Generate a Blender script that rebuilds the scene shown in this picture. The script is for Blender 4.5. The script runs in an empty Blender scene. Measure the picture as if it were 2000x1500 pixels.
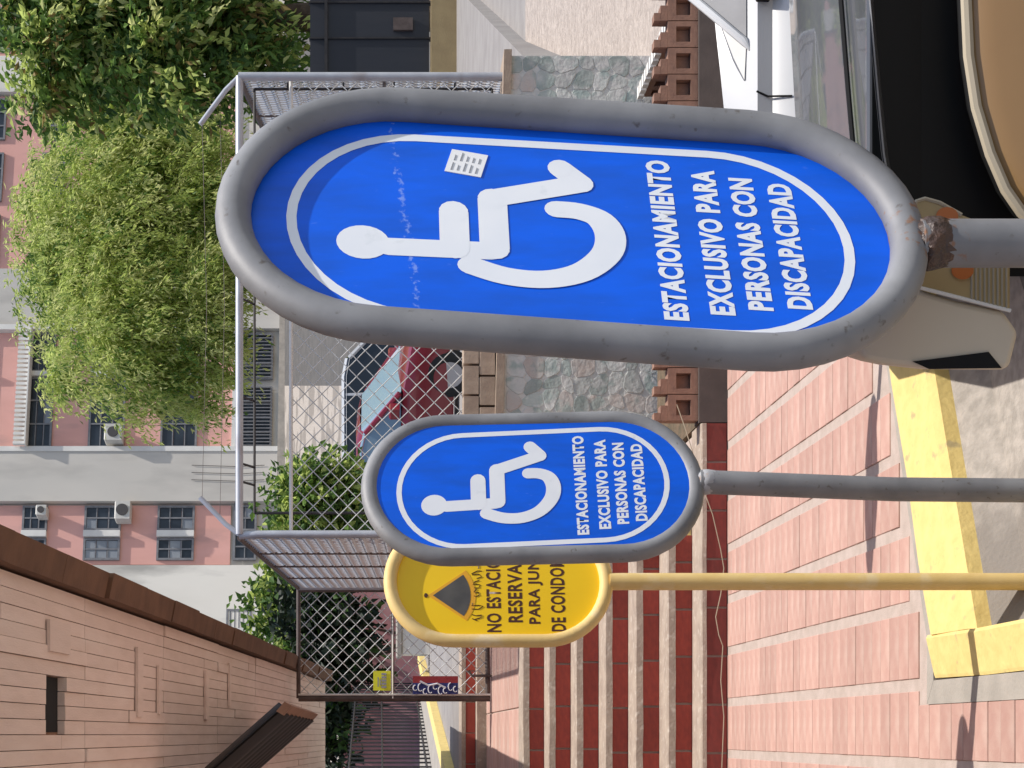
import bpy, bmesh, math, random
from mathutils import Vector, Matrix
random.seed(7)
sc = bpy.context.scene
COL = sc.collection
PI = math.pi

# ------------------------------------------------------------------ camera, sky, sun, exposure
H = 1.9            # eye height above the pavement
F, U0, V0 = 3300.0, 65.0, 740.0     # focal length and principal point of the upright 1500 x 2000 frame
cam = bpy.data.cameras.new('camera'); cam_o = bpy.data.objects.new('camera', cam); COL.objects.link(cam_o)
cam.sensor_fit = 'HORIZONTAL'; cam.sensor_width = 36.0
cam.lens = F / 2000 * 36
cam.shift_x = (1000 - V0) / 2000
cam.shift_y = (750 - U0) / 2000
cam.clip_start = 0.05; cam.clip_end = 800
# the phone was held on its side: image right is down, image up is the world's right
cam_o.matrix_world = Matrix(((0, 1, 0, 0), (0, 0, -1, 0), (-1, 0, 0, H), (0, 0, 0, 1)))
sc.camera = cam_o
SUN = Vector((1.0, -0.25, 2.13)).normalized()
w = bpy.data.worlds.new('World'); sc.world = w; w.use_nodes = True
nt = w.node_tree
sky = nt.nodes.new('ShaderNodeTexSky'); sky.sky_type = 'NISHITA'; sky.sun_disc = False
sky.sun_elevation = math.asin(SUN.z); sky.sun_rotation = math.atan2(SUN.x, SUN.y)
sky.air_density = 1.0; sky.dust_density = 1.5
nt.links.new(sky.outputs[0], nt.nodes['Background'].inputs[0])
nt.nodes['Background'].inputs[1].default_value = 0.13
sun = bpy.data.lights.new('sun', 'SUN'); sun.energy = 3.9; sun.angle = math.radians(0.5); sun.color = (1.0, 0.95, 0.88)
sun_o = bpy.data.objects.new('sun', sun); COL.objects.link(sun_o)
sun_o.rotation_euler = SUN.to_track_quat('Z', 'Y').to_euler()
sc.view_settings.view_transform = 'Standard'; sc.view_settings.look = 'None'
sc.view_settings.exposure = 0.3; sc.view_settings.gamma = 1.0; sc.view_settings.use_curve_mapping = False
sc.cycles.max_bounces = 6; sc.cycles.diffuse_bounces = 4

# ------------------------------------------------------------------ helpers
def PX(u, Y): return (u - U0) * Y / F
def PZ(v, Y): return H - (v - V0) * Y / F

def mat(name, col, col2=None, rough=0.7, metal=0.0, scale=6.0, lo=0.35, hi=0.65, bump=0.0, bscale=60.0, bdist=0.01,
        rand=0.0, spec=0.5, coat=0.0, col3=None, scale3=2.0, lo3=0.55, hi3=0.7, stretch=None, detail=6.0, gen=False):
    m = bpy.data.materials.new(name); m.use_nodes = True
    n = m.node_tree; N = n.nodes; L = n.links
    b = N['Principled BSDF']
    b.inputs['Roughness'].default_value = rough; b.inputs['Metallic'].default_value = metal
    b.inputs['Specular IOR Level'].default_value = spec
    b.inputs['Coat Weight'].default_value = coat
    c4 = lambda c: (c[0], c[1], c[2], 1)
    tc = N.new('ShaderNodeTexCoord'); src = tc.outputs['Object']
    if stretch:
        mp = N.new('ShaderNodeMapping'); mp.inputs['Scale'].default_value = stretch
        L.new(src, mp.inputs[0]); src = mp.outputs[0]
    cur = None
    def mixer(a, bcol, sc_, l, h):
        nz = N.new('ShaderNodeTexNoise'); nz.inputs['Scale'].default_value = sc_; nz.inputs['Detail'].default_value = detail
        L.new(src, nz.inputs['Vector'])
        mr = N.new('ShaderNodeMapRange'); mr.inputs[1].default_value = l; mr.inputs[2].default_value = h
        L.new(nz.outputs[0], mr.inputs[0])
        mx = N.new('ShaderNodeMix'); mx.data_type = 'RGBA'
        L.new(mr.outputs[0], mx.inputs[0])
        if isinstance(a, tuple): mx.inputs[6].default_value = c4(a)
        else: L.new(a, mx.inputs[6])
        mx.inputs[7].default_value = c4(bcol)
        return mx.outputs[2]
    cur = tuple(col)
    if col2 is not None: cur = mixer(cur, col2, scale, lo, hi)
    if col3 is not None: cur = mixer(cur, col3, scale3, lo3, hi3)
    if rand > 0:
        oi = N.new('ShaderNodeObjectInfo'); mr = N.new('ShaderNodeMapRange')
        mr.inputs[3].default_value = 1 - rand; mr.inputs[4].default_value = 1 + rand
        L.new(oi.outputs['Random'], mr.inputs[0])
        hs = N.new('ShaderNodeHueSaturation'); L.new(mr.outputs[0], hs.inputs['Value'])
        if isinstance(cur, tuple): hs.inputs['Color'].default_value = c4(cur)
        else: L.new(cur, hs.inputs['Color'])
        cur = hs.outputs[0]
    if isinstance(cur, tuple): b.inputs['Base Color'].default_value = c4(cur)
    else: L.new(cur, b.inputs['Base Color'])
    if bump > 0:
        nz = N.new('ShaderNodeTexNoise'); nz.inputs['Scale'].default_value = bscale; nz.inputs['Detail'].default_value = 4
        L.new(src, nz.inputs['Vector'])
        bp = N.new('ShaderNodeBump'); bp.inputs['Strength'].default_value = bump; bp.inputs['Distance'].default_value = bdist
        L.new(nz.outputs[0], bp.inputs['Height']); L.new(bp.outputs[0], b.inputs['Normal'])
    return m

def leafmat(name, col, col2, tr=0.45, scale=1.2):
    m = bpy.data.materials.new(name); m.use_nodes = True
    N = m.node_tree.nodes; L = m.node_tree.links
    for x in list(N): N.remove(x)
    out = N.new('ShaderNodeOutputMaterial'); d = N.new('ShaderNodeBsdfPrincipled'); t = N.new('ShaderNodeBsdfTranslucent')
    d.inputs['Roughness'].default_value = 0.55; d.inputs['Specular IOR Level'].default_value = 0.35
    tc = N.new('ShaderNodeTexCoord'); nz = N.new('ShaderNodeTexNoise'); nz.inputs['Scale'].default_value = scale
    nz.inputs['Detail'].default_value = 8
    L.new(tc.outputs['Object'], nz.inputs['Vector'])
    mr = N.new('ShaderNodeMapRange'); mr.inputs[1].default_value = .35; mr.inputs[2].default_value = .65; L.new(nz.outputs[0], mr.inputs[0])
    mx = N.new('ShaderNodeMix'); mx.data_type = 'RGBA'; L.new(mr.outputs[0], mx.inputs[0])
    mx.inputs[6].default_value = (*col, 1); mx.inputs[7].default_value = (*col2, 1)
    L.new(mx.outputs[2], d.inputs['Base Color']); L.new(mx.outputs[2], t.inputs['Color'])
    ms = N.new('ShaderNodeMixShader'); ms.inputs[0].default_value = tr
    L.new(d.outputs[0], ms.inputs[1]); L.new(t.outputs[0], ms.inputs[2]); L.new(ms.outputs[0], out.inputs[0])
    return m

def tag(o, label=None, cat=None, group=None, kind=None):
    if label: o['label'] = label
    if cat: o['category'] = cat
    if group: o['group'] = group
    if kind: o['kind'] = kind
    return o

def empty(name, loc, label=None, cat=None, group=None, rz=0.0, kind=None):
    o = bpy.data.objects.new(name, None); COL.objects.link(o)
    o.location = loc; o.rotation_euler = (0, 0, rz); o.empty_display_size = 0.1
    return tag(o, label, cat, group, kind)

def wloc(o):
    p = Vector((0, 0, 0))
    while o is not None: p = p + o.location; o = o.parent
    return p

class MB:
    def __init__(s): s.v = []; s.f = []; s.mi = []
    def add(s, vs, fs, mi=0):
        b = len(s.v); s.v += [tuple(x) for x in vs]
        for f in fs: s.f.append(tuple(b + i for i in f)); s.mi.append(mi)
        return s
    def box(s, x0, x1, y0, y1, z0, z1, mi=0):
        vs = [(x0,y0,z0),(x1,y0,z0),(x1,y1,z0),(x0,y1,z0),(x0,y0,z1),(x1,y0,z1),(x1,y1,z1),(x0,y1,z1)]
        return s.add(vs, [(3,2,1,0),(4,5,6,7),(0,1,5,4),(1,2,6,5),(2,3,7,6),(3,0,4,7)], mi)
    def cbox(s, x0, x1, y0, y1, z0, z1, c, mi=0):       # box with chamfered top and front-facing edges
        vs = [(x0,y0,z0),(x1,y0,z0),(x1,y1,z0),(x0,y1,z0),(x0,y0,z1-c),(x1,y0,z1-c),(x1,y1,z1-c),(x0,y1,z1-c),
              (x0+c,y0+c,z1),(x1-c,y0+c,z1),(x1-c,y1-c,z1),(x0+c,y1-c,z1)]
        return s.add(vs, [(3,2,1,0),(0,1,5,4),(1,2,6,5),(2,3,7,6),(3,0,4,7),(4,5,9,8),(5,6,10,9),(6,7,11,10),(7,4,8,11),(8,9,10,11)], mi)
    def quad(s, a, b, c, d, mi=0): return s.add([a,b,c,d], [(0,1,2,3)], mi)
    def prism(s, poly, z0, z1, mi=0):                     # xy polygon (counter-clockwise) extruded in z
        n = len(poly); vs = [(p[0],p[1],z0) for p in poly] + [(p[0],p[1],z1) for p in poly]
        fs = [tuple(range(n-1,-1,-1)), tuple(range(n,2*n))] + [(i,(i+1)%n,n+(i+1)%n,n+i) for i in range(n)]
        return s.add(vs, fs, mi)
    def xzprism(s, poly, y0, y1, mi=0):                   # xz polygon extruded in y (y0 towards the viewer)
        n = len(poly); vs = [(p[0],y0,p[1]) for p in poly] + [(p[0],y1,p[1]) for p in poly]
        fs = [tuple(range(n)), tuple(range(2*n-1,n-1,-1))] + [(i,n+i,n+(i+1)%n,(i+1)%n) for i in range(n)]
        return s.add(vs, fs, mi)
    def tube(s, pts, r, n=8, closed=False, mi=0, caps=True):
        pts = [Vector(p) for p in pts]; m = len(pts); rr = r if isinstance(r, (list, tuple)) else [r]*m
        base = len(s.v); prev = None
        for i, p in enumerate(pts):
            if closed: t = pts[(i+1) % m] - pts[i-1]
            else: t = pts[min(i+1, m-1)] - pts[max(i-1, 0)]
            t.normalize()
            if prev is None:
                a = Vector((0,0,1)) if abs(t.z) < .9 else Vector((0,1,0))
                x = t.cross(a).normalized()
            else:
                x = (prev - t * prev.dot(t)).normalized()
            prev = x; y = t.cross(x)
            for k in range(n):
                an = 2*PI*k/n
                s.v.append(tuple(p + x*math.cos(an)*rr[i] + y*math.sin(an)*rr[i]))
        for i in range(m if closed else m-1):
            a = base + i*n; b2 = base + ((i+1) % m)*n
            for k in range(n):
                s.f.append((a+k, a+(k+1)%n, b2+(k+1)%n, b2+k)); s.mi.append(mi)
        if caps and not closed:
            s.f.append(tuple(base+k for k in range(n-1,-1,-1))); s.mi.append(mi)
            s.f.append(tuple(base+(m-1)*n+k for k in range(n))); s.mi.append(mi)
        return s
    def disc(s, c, r, y0, y1, n=24, ax='y', mi=0):
        p0 = []; p1 = []
        for k in range(n):
            a = 2*PI*k/n; ca, sa = math.cos(a)*r, math.sin(a)*r
            if ax == 'y': p0.append((c[0]+ca, y0, c[2]+sa)); p1.append((c[0]+ca, y1, c[2]+sa))
            elif ax == 'x': p0.append((y0, c[1]+ca, c[2]+sa)); p1.append((y1, c[1]+ca, c[2]+sa))
        fs = [tuple(range(n)), tuple(range(2*n-1, n-1, -1))] + [(i, n+i, n+(i+1)%n, (i+1)%n) for i in range(n)]
        return s.add(p0+p1, fs, mi)
    def build(s, name, m, parent=None, local=False, smooth=False, fix=True):
        me = bpy.data.meshes.new(name)
        vs = s.v
        if parent is not None and not local:
            o = wloc(parent); vs = [(x-o.x, y-o.y, z-o.z) for x, y, z in vs]
        me.from_pydata(vs, [], s.f)
        ms = m if isinstance(m, (list, tuple)) else [m]
        for q in ms: me.materials.append(q)
        if len(ms) > 1: me.polygons.foreach_set('material_index', s.mi)
        if smooth: me.polygons.foreach_set('use_smooth', [True]*len(me.polygons))
        if fix:
            bm = bmesh.new(); bm.from_mesh(me); bmesh.ops.recalc_face_normals(bm, faces=bm.faces); bm.to_mesh(me); bm.free()
        me.update()
        if smooth: me.set_sharp_from_angle(angle=math.radians(40))
        ob = bpy.data.objects.new(name, me); COL.objects.link(ob)
        if parent is not None: ob.parent = parent
        return ob

def inst(src, loc, parent, scale=None, rot=None, name=None):
    o = src.copy(); COL.objects.link(o); o.parent = parent; o.location = loc
    if scale: o.scale = scale
    if rot: o.rotation_euler = rot
    return o

def text_mesh(txt, bold=0.0, size=1.0, space=1.09):
    cu = bpy.data.curves.new('t', 'FONT'); cu.body = txt; cu.size = size; cu.offset = bold; cu.space_character = space
    cu.align_x = 'CENTER'; cu.align_y = 'CENTER'; cu.resolution_u = 3; cu.fill_mode = 'FRONT'
    o = bpy.data.objects.new('t', cu); COL.objects.link(o)
    bpy.context.view_layer.update()
    dg = bpy.context.evaluated_depsgraph_get()
    me = bpy.data.meshes.new_from_object(o.evaluated_get(dg))
    bpy.data.objects.remove(o); bpy.data.curves.remove(cu)
    return me

def lettering(txt, cx, cz, width, height, y, m, parent, bold=0.03, name='lettering', roll=0.0, pivot=(0,0)):
    me = text_mesh(txt, bold)
    xs = [v.co.x for v in me.vertices]; ys = [v.co.y for v in me.vertices]
    x0, x1, y0, y1 = min(xs), max(xs), min(ys), max(ys)
    ca, sa = math.cos(roll), math.sin(roll)
    for v in me.vertices:
        x = cx + ((v.co.x-x0)/(x1-x0)-.5)*width; z = cz + ((v.co.y-y0)/(y1-y0)-.5)*height
        dx, dz = x-pivot[0], z-pivot[1]
        v.co = (pivot[0]+dx*ca-dz*sa, y, pivot[1]+dx*sa+dz*ca)
    me.materials.clear(); me.materials.append(m); me.name = name
    o = bpy.data.objects.new(name, me); COL.objects.link(o); o.parent = parent
    return o

# ------------------------------------------------------------------ materials
M = {}
M['paver'] = mat('paver', (.45,.262,.215), (.51,.325,.265), rough=.9, scale=9, rand=.10, bump=.25, bscale=120, bdist=.003, col3=(.53,.40,.335), scale3=2.3, lo3=.5, hi3=.75)
M['mortar'] = mat('mortar', (.49,.40,.35), (.42,.34,.29), rough=.95, scale=14, bump=.4, bscale=150, bdist=.004)
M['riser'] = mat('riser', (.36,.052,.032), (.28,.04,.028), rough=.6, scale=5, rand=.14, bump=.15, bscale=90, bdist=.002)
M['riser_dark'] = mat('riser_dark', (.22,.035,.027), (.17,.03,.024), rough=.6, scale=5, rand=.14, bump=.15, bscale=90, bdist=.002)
M['step'] = mat('step', (.42,.34,.27), (.33,.26,.21), rough=.95, scale=9, bump=.5, bscale=60, bdist=.006, col3=(.5,.43,.36), scale3=25)
M['bay'] = mat('bay', (.43,.385,.34), (.31,.28,.245), rough=.95, scale=22, bump=.8, bscale=70, bdist=.005, col3=(.23,.205,.18), scale3=1.1, lo3=.50, hi3=.56)
M['bay_asphalt'] = mat('bay_asphalt', (.14,.13,.12), (.20,.185,.165), rough=.9, scale=22, bump=.6, bscale=120, bdist=.006, col3=(.09,.085,.08), scale3=4)
M['yellow'] = mat('yellow', (.80,.62,.235), (.72,.55,.20), rough=.8, scale=16, bump=.6, bscale=40, bdist=.005, col3=(.50,.40,.20), scale3=14, lo3=.62, hi3=.70)
M['concrete'] = mat('concrete', (.40,.36,.31), (.32,.29,.25), rough=.95, scale=6, bump=.4, bscale=80, bdist=.006)
M['asphalt'] = mat('asphalt', (.30,.28,.265), (.25,.23,.22), rough=.95, scale=3, bump=.4, bscale=60, bdist=.01)
M['dark_asphalt'] = mat('dark_asphalt', (.11,.105,.10), (.08,.078,.075), rough=.95, scale=3, bump=.4, bscale=60, bdist=.01)
M['rough_ground'] = mat('rough_ground', (.50,.43,.38), (.40,.34,.30), rough=.95, scale=7, bump=.9, bscale=14, bdist=.05, stretch=(1,3,1))
M['soil'] = mat('soil', (.16,.11,.07), (.10,.08,.05), rough=1, scale=9, bump=.8, bscale=20, bdist=.03)
M['pole'] = mat('pole', (.29,.29,.297), (.19,.19,.197), rough=.6, metal=.2, scale=7, bump=.12, bscale=50, bdist=.003, col3=(.13,.115,.105), scale3=55, lo3=.645, hi3=.74)
M['pole_rust'] = mat('pole_rust', (.42,.42,.43), (.36,.36,.37), rough=.55, scale=7, bump=.15, bscale=70, bdist=.003, col3=(.36,.19,.09), scale3=30, lo3=.55, hi3=.68)
M['weld'] = mat('weld', (.05,.038,.034), (.09,.045,.028), rough=.45, scale=30, bump=.9, bscale=60, bdist=.012)
M['blue'] = mat('blue', (.001,.12,.80), (.004,.10,.62), rough=.42, spec=.22, scale=9, stretch=(3,3,.8), bump=.05, bscale=200, bdist=.001, col3=(.05,.17,.78), scale3=60, lo3=.68, hi3=.8)
M['white_print'] = mat('white_print', (.80,.82,.85), (.74,.77,.82), rough=.45, scale=8, col3=(.62,.66,.70), scale3=22, lo3=.66, hi3=.8)
M['sign_yellow'] = mat('sign_yellow', (.95,.62,.006), (.93,.59,.006), rough=.45, scale=5)
M['pole_yellow'] = mat('pole_yellow', (.82,.60,.25), (.76,.54,.20), rough=.6, scale=12, bump=.15, bscale=60, bdist=.003, col3=(.86,.72,.46), scale3=7)
M['print_dark'] = mat('print_dark', (.075,.025,.012), rough=.5)
M['print_grey'] = mat('print_grey', (.06,.058,.055), (.10,.095,.085), rough=.5, scale=20)
M['print_amber'] = mat('print_amber', (.80,.40,.02), rough=.5)
M['paper'] = mat('paper', (.80,.80,.80), rough=.8)
M['ink'] = mat('ink', (.32,.33,.36), rough=.8)
M['board'] = mat('board', (.80,.655,.575), (.74,.60,.52), rough=.9, scale=4, rand=.035, bump=.3, bscale=30, bdist=.004, stretch=(6,1,6), col3=(.82,.69,.61), scale3=1.3, lo3=.5, hi3=.7)
M['board_gap'] = mat('board_gap', (.42,.27,.20), (.34,.21,.15), rough=.95, scale=8)
M['fascia'] = mat('fascia', (.17,.088,.05), (.12,.062,.036), rough=.9, scale=7, bump=.4, bscale=40, bdist=.006)
M['void_shade'] = mat('void_shade', (.008,.008,.008), rough=1)  # black colour for the shade inside openings
M['awning'] = mat('awning', (.022,.02,.02), (.015,.014,.014), rough=.6, scale=9)
M['awning_edge'] = mat('awning_edge', (.30,.16,.095), (.22,.11,.065), rough=.7, scale=12)
M['galv'] = mat('galv', (.48,.50,.54), (.40,.41,.45), rough=.42, metal=.35, scale=9, col3=(.30,.26,.25), scale3=4, lo3=.6, hi3=.75)
M['wire'] = mat('wire', (.62,.63,.62), (.5,.5,.48), rough=.45, metal=.3, scale=15)
M['wire_side'] = mat('wire_side', (.55,.56,.58), rough=.4, metal=.4)
M['black_iron'] = mat('black_iron', (.014,.013,.015), (.03,.025,.025), rough=.6, scale=12)
M['brown_iron'] = mat('brown_iron', (.075,.052,.045), (.11,.08,.07), rough=.6, scale=12)
M['stone_a'] = mat('stone_a', (.64,.62,.58), (.50,.52,.48), rough=.9, scale=12, bump=.5, bscale=30, bdist=.012, rand=.14, col3=(.36,.42,.385), scale3=7, lo3=.54, hi3=.62)
M['stone_b'] = mat('stone_b', (.33,.39,.355), (.48,.51,.47), rough=.9, scale=10, bump=.5, bscale=30, bdist=.012, rand=.2, col3=(.60,.60,.56), scale3=7, lo3=.54, hi3=.62)
M['stone_c'] = mat('stone_c', (.58,.50,.44), (.56,.54,.50), rough=.9, scale=12, bump=.5, bscale=30, bdist=.012, rand=.14, col3=(.40,.44,.40), scale3=7, lo3=.54, hi3=.62)
M['stone_d'] = mat('stone_d', (.30,.23,.11), (.40,.34,.23), rough=.9, scale=12, bump=.6, bscale=30, bdist=.012, rand=.14)
M['wall_mortar'] = mat('wall_mortar', (.66,.64,.59), (.56,.56,.52), rough=.95, scale=14, bump=.5, bscale=50, bdist=.01)
M['block'] = mat('block', (.29,.165,.115), (.22,.125,.09), rough=.9, scale=16, rand=.1, bump=.4, bscale=70, bdist=.005)
M['block_tan'] = mat('block_tan', (.40,.31,.23), (.32,.24,.18), rough=.9, scale=16, rand=.1, bump=.4, bscale=70, bdist=.005)
M['plinth'] = mat('plinth', (.095,.078,.07), (.075,.062,.056), rough=.9, scale=9, bump=.3, bscale=60, bdist=.004)
M['pink_plaster'] = mat('pink_plaster', (.76,.41,.35), (.70,.37,.31), rough=.92, scale=1.2, col3=(.46,.28,.25), scale3=1.1, lo3=.56, hi3=.78, stretch=(1,1,.35))
M['cream'] = mat('cream', (.80,.76,.68), (.74,.70,.62), rough=.95, scale=.7, col3=(.42,.40,.36), scale3=.9, lo3=.55, hi3=.75, stretch=(1,1,.3))
M['grey_plaster'] = mat('grey_plaster', (.62,.58,.52), (.55,.52,.47), rough=.95, scale=.6, col3=(.36,.34,.31), scale3=.8, lo3=.54, hi3=.8, stretch=(1,1,.3))
M['trim_white'] = mat('trim_white', (.75,.73,.68), (.66,.64,.6), rough=.9, scale=2)
M['pane'] = mat('pane', (.012,.018,.028), (.03,.04,.055), rough=.3, scale=1.5, spec=.35)
M['pane_pale'] = mat('pane_pale', (.28,.30,.32), (.20,.22,.25), rough=.5, scale=2)
M['quarter_glass'] = mat('quarter_glass', (.10,.105,.12), (.15,.155,.17), rough=.4, scale=12)
M['win_frame'] = mat('win_frame', (.22,.22,.23), (.16,.16,.17), rough=.6, scale=6)
M['ac'] = mat('ac', (.62,.60,.55), (.52,.5,.46), rough=.7, scale=5)
M['ac_dark'] = mat('ac_dark', (.06,.055,.055), rough=.7)
M['mauve'] = mat('mauve', (.62,.30,.32), (.54,.25,.27), rough=.95, scale=2, col3=(.66,.42,.42), scale3=1.0)
M['tan_wall'] = mat('tan_wall', (.36,.27,.14), (.30,.22,.115), rough=.95, scale=4, bump=.3, bscale=40, bdist=.01)
M['dark_metal'] = mat('dark_metal', (.014,.017,.026), (.022,.024,.032), rough=.55, scale=4, stretch=(1,1,.1))
M['bark'] = mat('bark', (.12,.085,.06), (.07,.05,.035), rough=1, scale=6, bump=.8, bscale=12, bdist=.03)
M['leaf_light'] = leafmat('leaf_light', (.56,.64,.20), (.46,.55,.15), .6, 1.6)
M['leaf_yellow'] = leafmat('leaf_yellow', (.66,.68,.30), (.60,.63,.24), .6, 1.6)
M['leaf_mid'] = leafmat('leaf_mid', (.17,.28,.055), (.11,.20,.04), .45, 1.6)
M['leaf_dark'] = leafmat('leaf_dark', (.085,.16,.035), (.05,.105,.026), .38, 1.6)
M['leaf_amber'] = leafmat('leaf_amber', (.28,.20,.06), (.2,.15,.05), .35, 1.6)
M['leaf_shade'] = leafmat('leaf_shade', (.012,.022,.012), (.02,.032,.014), .1, 1.6)  # hedge shade put into the leaf colour
M['glass_dark'] = mat('glass_dark', (.012,.013,.015), rough=.08, spec=.6)
M['glass_sky'] = mat('glass_sky', (.20,.29,.37), rough=.1, spec=.8)  # pale blue sky reflection put into the glass colour
M['tyre'] = mat('tyre', (.02,.02,.02), rough=.85)
M['rim'] = mat('rim', (.5,.5,.52), rough=.35, metal=.6)
M['lamp_glass'] = mat('lamp_glass', (.7,.7,.72), rough=.15)
M['tail_glass'] = mat('tail_glass', (.35,.02,.02), rough=.2)
def paint(name, c, rough=.3): return mat(name, c, tuple(x*.92 for x in c), rough=rough, scale=1.5, coat=.6)
M['car_red'] = paint('car_red', (.22,.012,.026)); M['car_silver'] = paint('car_silver', (.50,.51,.52)); M['car_white'] = paint('car_white', (.62,.62,.615))
M['car_beige'] = paint('car_beige', (.50,.46,.36)); M['car_black'] = mat('car_black', (.10,.105,.118), (.13,.135,.145), rough=.3, scale=2, coat=.8, stretch=(1,6,1))  # car_black: the roof's grey sky reflection is put into the paint colour
M['car_tan'] = mat('car_tan', (.27,.155,.055), (.22,.12,.04), rough=.4, scale=1.6, coat=.3)
M['trim_beige'] = mat('trim_beige', (.42,.36,.26), (.38,.32,.23), rough=.5, scale=3)
M['mirror_shell'] = mat('mirror_shell', (.62,.53,.40), (.58,.49,.37), rough=.55, scale=5, bump=.05, bscale=200, bdist=.001)
M['mirror_lens'] = mat('mirror_lens', (.40,.29,.14), (.34,.24,.11), rough=.3, scale=5)  # tan reflection in the mirror glass, put into its colour
M['amber'] = mat('amber', (.45,.13,.03), (.38,.1,.025), rough=.35, scale=20)
M['rubber'] = mat('rubber', (.006,.006,.006), rough=.6, spec=.25)
M['fluoro'] = mat('fluoro', (.78,.80,.04), rough=.6)
M['banner_red'] = mat('banner_red', (.30,.03,.035), rough=.7); M['banner_blue'] = mat('banner_blue', (.025,.035,.17), rough=.7)

def struct(o): o['kind'] = 'structure'; return o

# ------------------------------------------------------------------ ground and levels
struct(MB().box(-200, 200, -60, 260, -1.2, -.6).build('ground', M['asphalt']))
# kerb outline of the parking bay on the pavement
BK = [(0.17, 5.78), (1.60, 6.36)]          # back edge of the kerb, running away to the right
def back_y(x): return 5.785 + max(0, x - .34) * .452
# pavement: mortar bed with the bay cut out of it
Y1 = 9.22
pv = MB()
pv.box(-3.2, .135, 1.2, Y1 + .06, -.3, -.005)
pv.prism([(.135, 5.79), (.34, 5.79), (2.1, back_y(2.1)), (2.1, Y1+.06), (.135, Y1+.06)], -.3, -.005)
pv.prism([(2.1, back_y(2.1)-.02), (4.7, 7.4), (4.7, Y1+.06), (2.1, Y1+.06)], -.3, -.005)
pavement = struct(pv.build('pavement', M['mortar']))
t0 = MB().cbox(-.117, .117, -.0538, .0538, -.03, 0, .002).build('tile', M['paver'], pavement)
first = True
colp, rowp = .28, .1125
ntile = 0
for j in range(60):
    y = Y1 - .065 - j * rowp
    if y < 4.35: break
    for i in range(-3, 8):
        x = .176 + .14 + i * colp
        if x > .1 and y - .125 < back_y(x + .125): continue
        sx = 1.0
        if i == -1 and y < 5.9: sx = .80; x -= .026
        u = U0 + F * x / y
        if u < -60 or u > 960: continue
        yy = y + (rowp * .5 if False else 0)
        z = random.uniform(-.0015, .0015)
        if first: t0.location = (x, yy, z); first = False
        else: inst(t0, (x, yy, z), pavement, scale=(sx, 1, 1), rot=(random.uniform(-.004,.004), random.uniform(-.003,.003), 0))
        ntile += 1
print('tiles', ntile)
# concrete edging and yellow kerb
ed = MB()
ed.prism([(.105, 1.5), (.186, 1.5), (.186, 5.782), (.105, 5.85)], -.2, .002)
ed.prism([(.105, 5.852), (.186, 5.784), (.34, 5.784), (2.1, back_y(2.1)), (2.1, back_y(2.1)+.06), (.33, 5.85)], -.2, .002)
struct(ed.build('kerb_edging', M['concrete']))
kb = MB()
def strip(profile, path, mi=0):
    pass
d = Vector((1, .452, 0)).normalized(); nrm = Vector((d.y, -d.x, 0))   # towards the bay
def kp(t, off, z): p = Vector((.338, 5.775, 0)) + d * t; return tuple(p + nrm * off + Vector((0, 0, z)))
prof = [(0, -.1), (0, .006), (.05, .034), (.345, .024), (.37, .0), (.375, -.1)]
Ls = [0.0, .25, .62, 1.0, 1.5, 2.1]
vs = []; fs = []
for q, t in enumerate(Ls):
    for (o_, z) in prof:
        x, y, zz = kp(t, o_, z)
        if q == 0: x = .338; y = 5.775 - o_ * 1.097
        zz += random.uniform(-.003, .003)
        vs.append((x, y, zz))
n = len(prof)
for q in range(len(Ls)-1):
    for k in range(n-1): fs.append((q*n+k, q*n+k+1, (q+1)*n+k+1, (q+1)*n+k))
fs.append(tuple(range(n))); kb.add(vs, fs)
kerb = tag(kb.build('kerb', M['yellow']), 'yellow painted kerb running sideways behind the grey parking bay floor', 'kerb', 'yellow kerbs round the parking bay')
# arm towards the viewer
ka = MB(); vs = []; fs = []
arm_prof = [(.19, -.1), (.19, .004), (.20, .008), (.325, .036), (.3365, .03), (.3365, -.1)]
ys = [1.5, 3.2, 4.2, 4.9, 5.3, 5.775]
for q, y in enumerate(ys):
    for (x, z) in arm_prof:
        yy = y
        vs.append((x + .004*math.sin(y*9), yy, z - .006))
n = len(arm_prof)
for q in range(len(ys)-1):
    for k in range(n-1): fs.append((q*n+k, q*n+k+1, (q+1)*n+k+1, (q+1)*n+k))
fs.append(tuple(range(n)))
ka.add(vs, fs)
tag(ka.build('kerb', M['yellow']), 'shaded yellow kerb arm sloping beside the bottom left pavement, crossed by a post shadow', 'kerb', 'yellow kerbs round the parking bay')
by = MB()
e0, e1 = (.337, 5.41), (5.2, 5.41 + 4.863*.452)
g0, g1 = (.337, 5.25), (5.2, 5.25 + 4.863*.452)
by.add([(*e0, -.014), (*e1, -.014), (*g0, -.14), (*g1, -.14), (.337, -4, -.14), (5.2, -4, -.14)], [(0, 1, 3, 2), (2, 3, 5, 4)])
struct(by.build('parking_bay', M['bay']))
asp = []
for i in range(26):
    x = .40 + i*.19
    asp.append((x, min(4.93 + max(0, x-.55)*.46, 7.2) + random.uniform(-.05,.05) + .03*math.sin(i*2.1)))
am = MB(); am.add([(x, y, -.136) for x, y in asp] + [(x, -4, -.136) for x, y in asp], [(i, i+1, 27+i, 26+i) for i in range(25)])
struct(am.build('asphalt_patch', M['bay_asphalt']))

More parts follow.
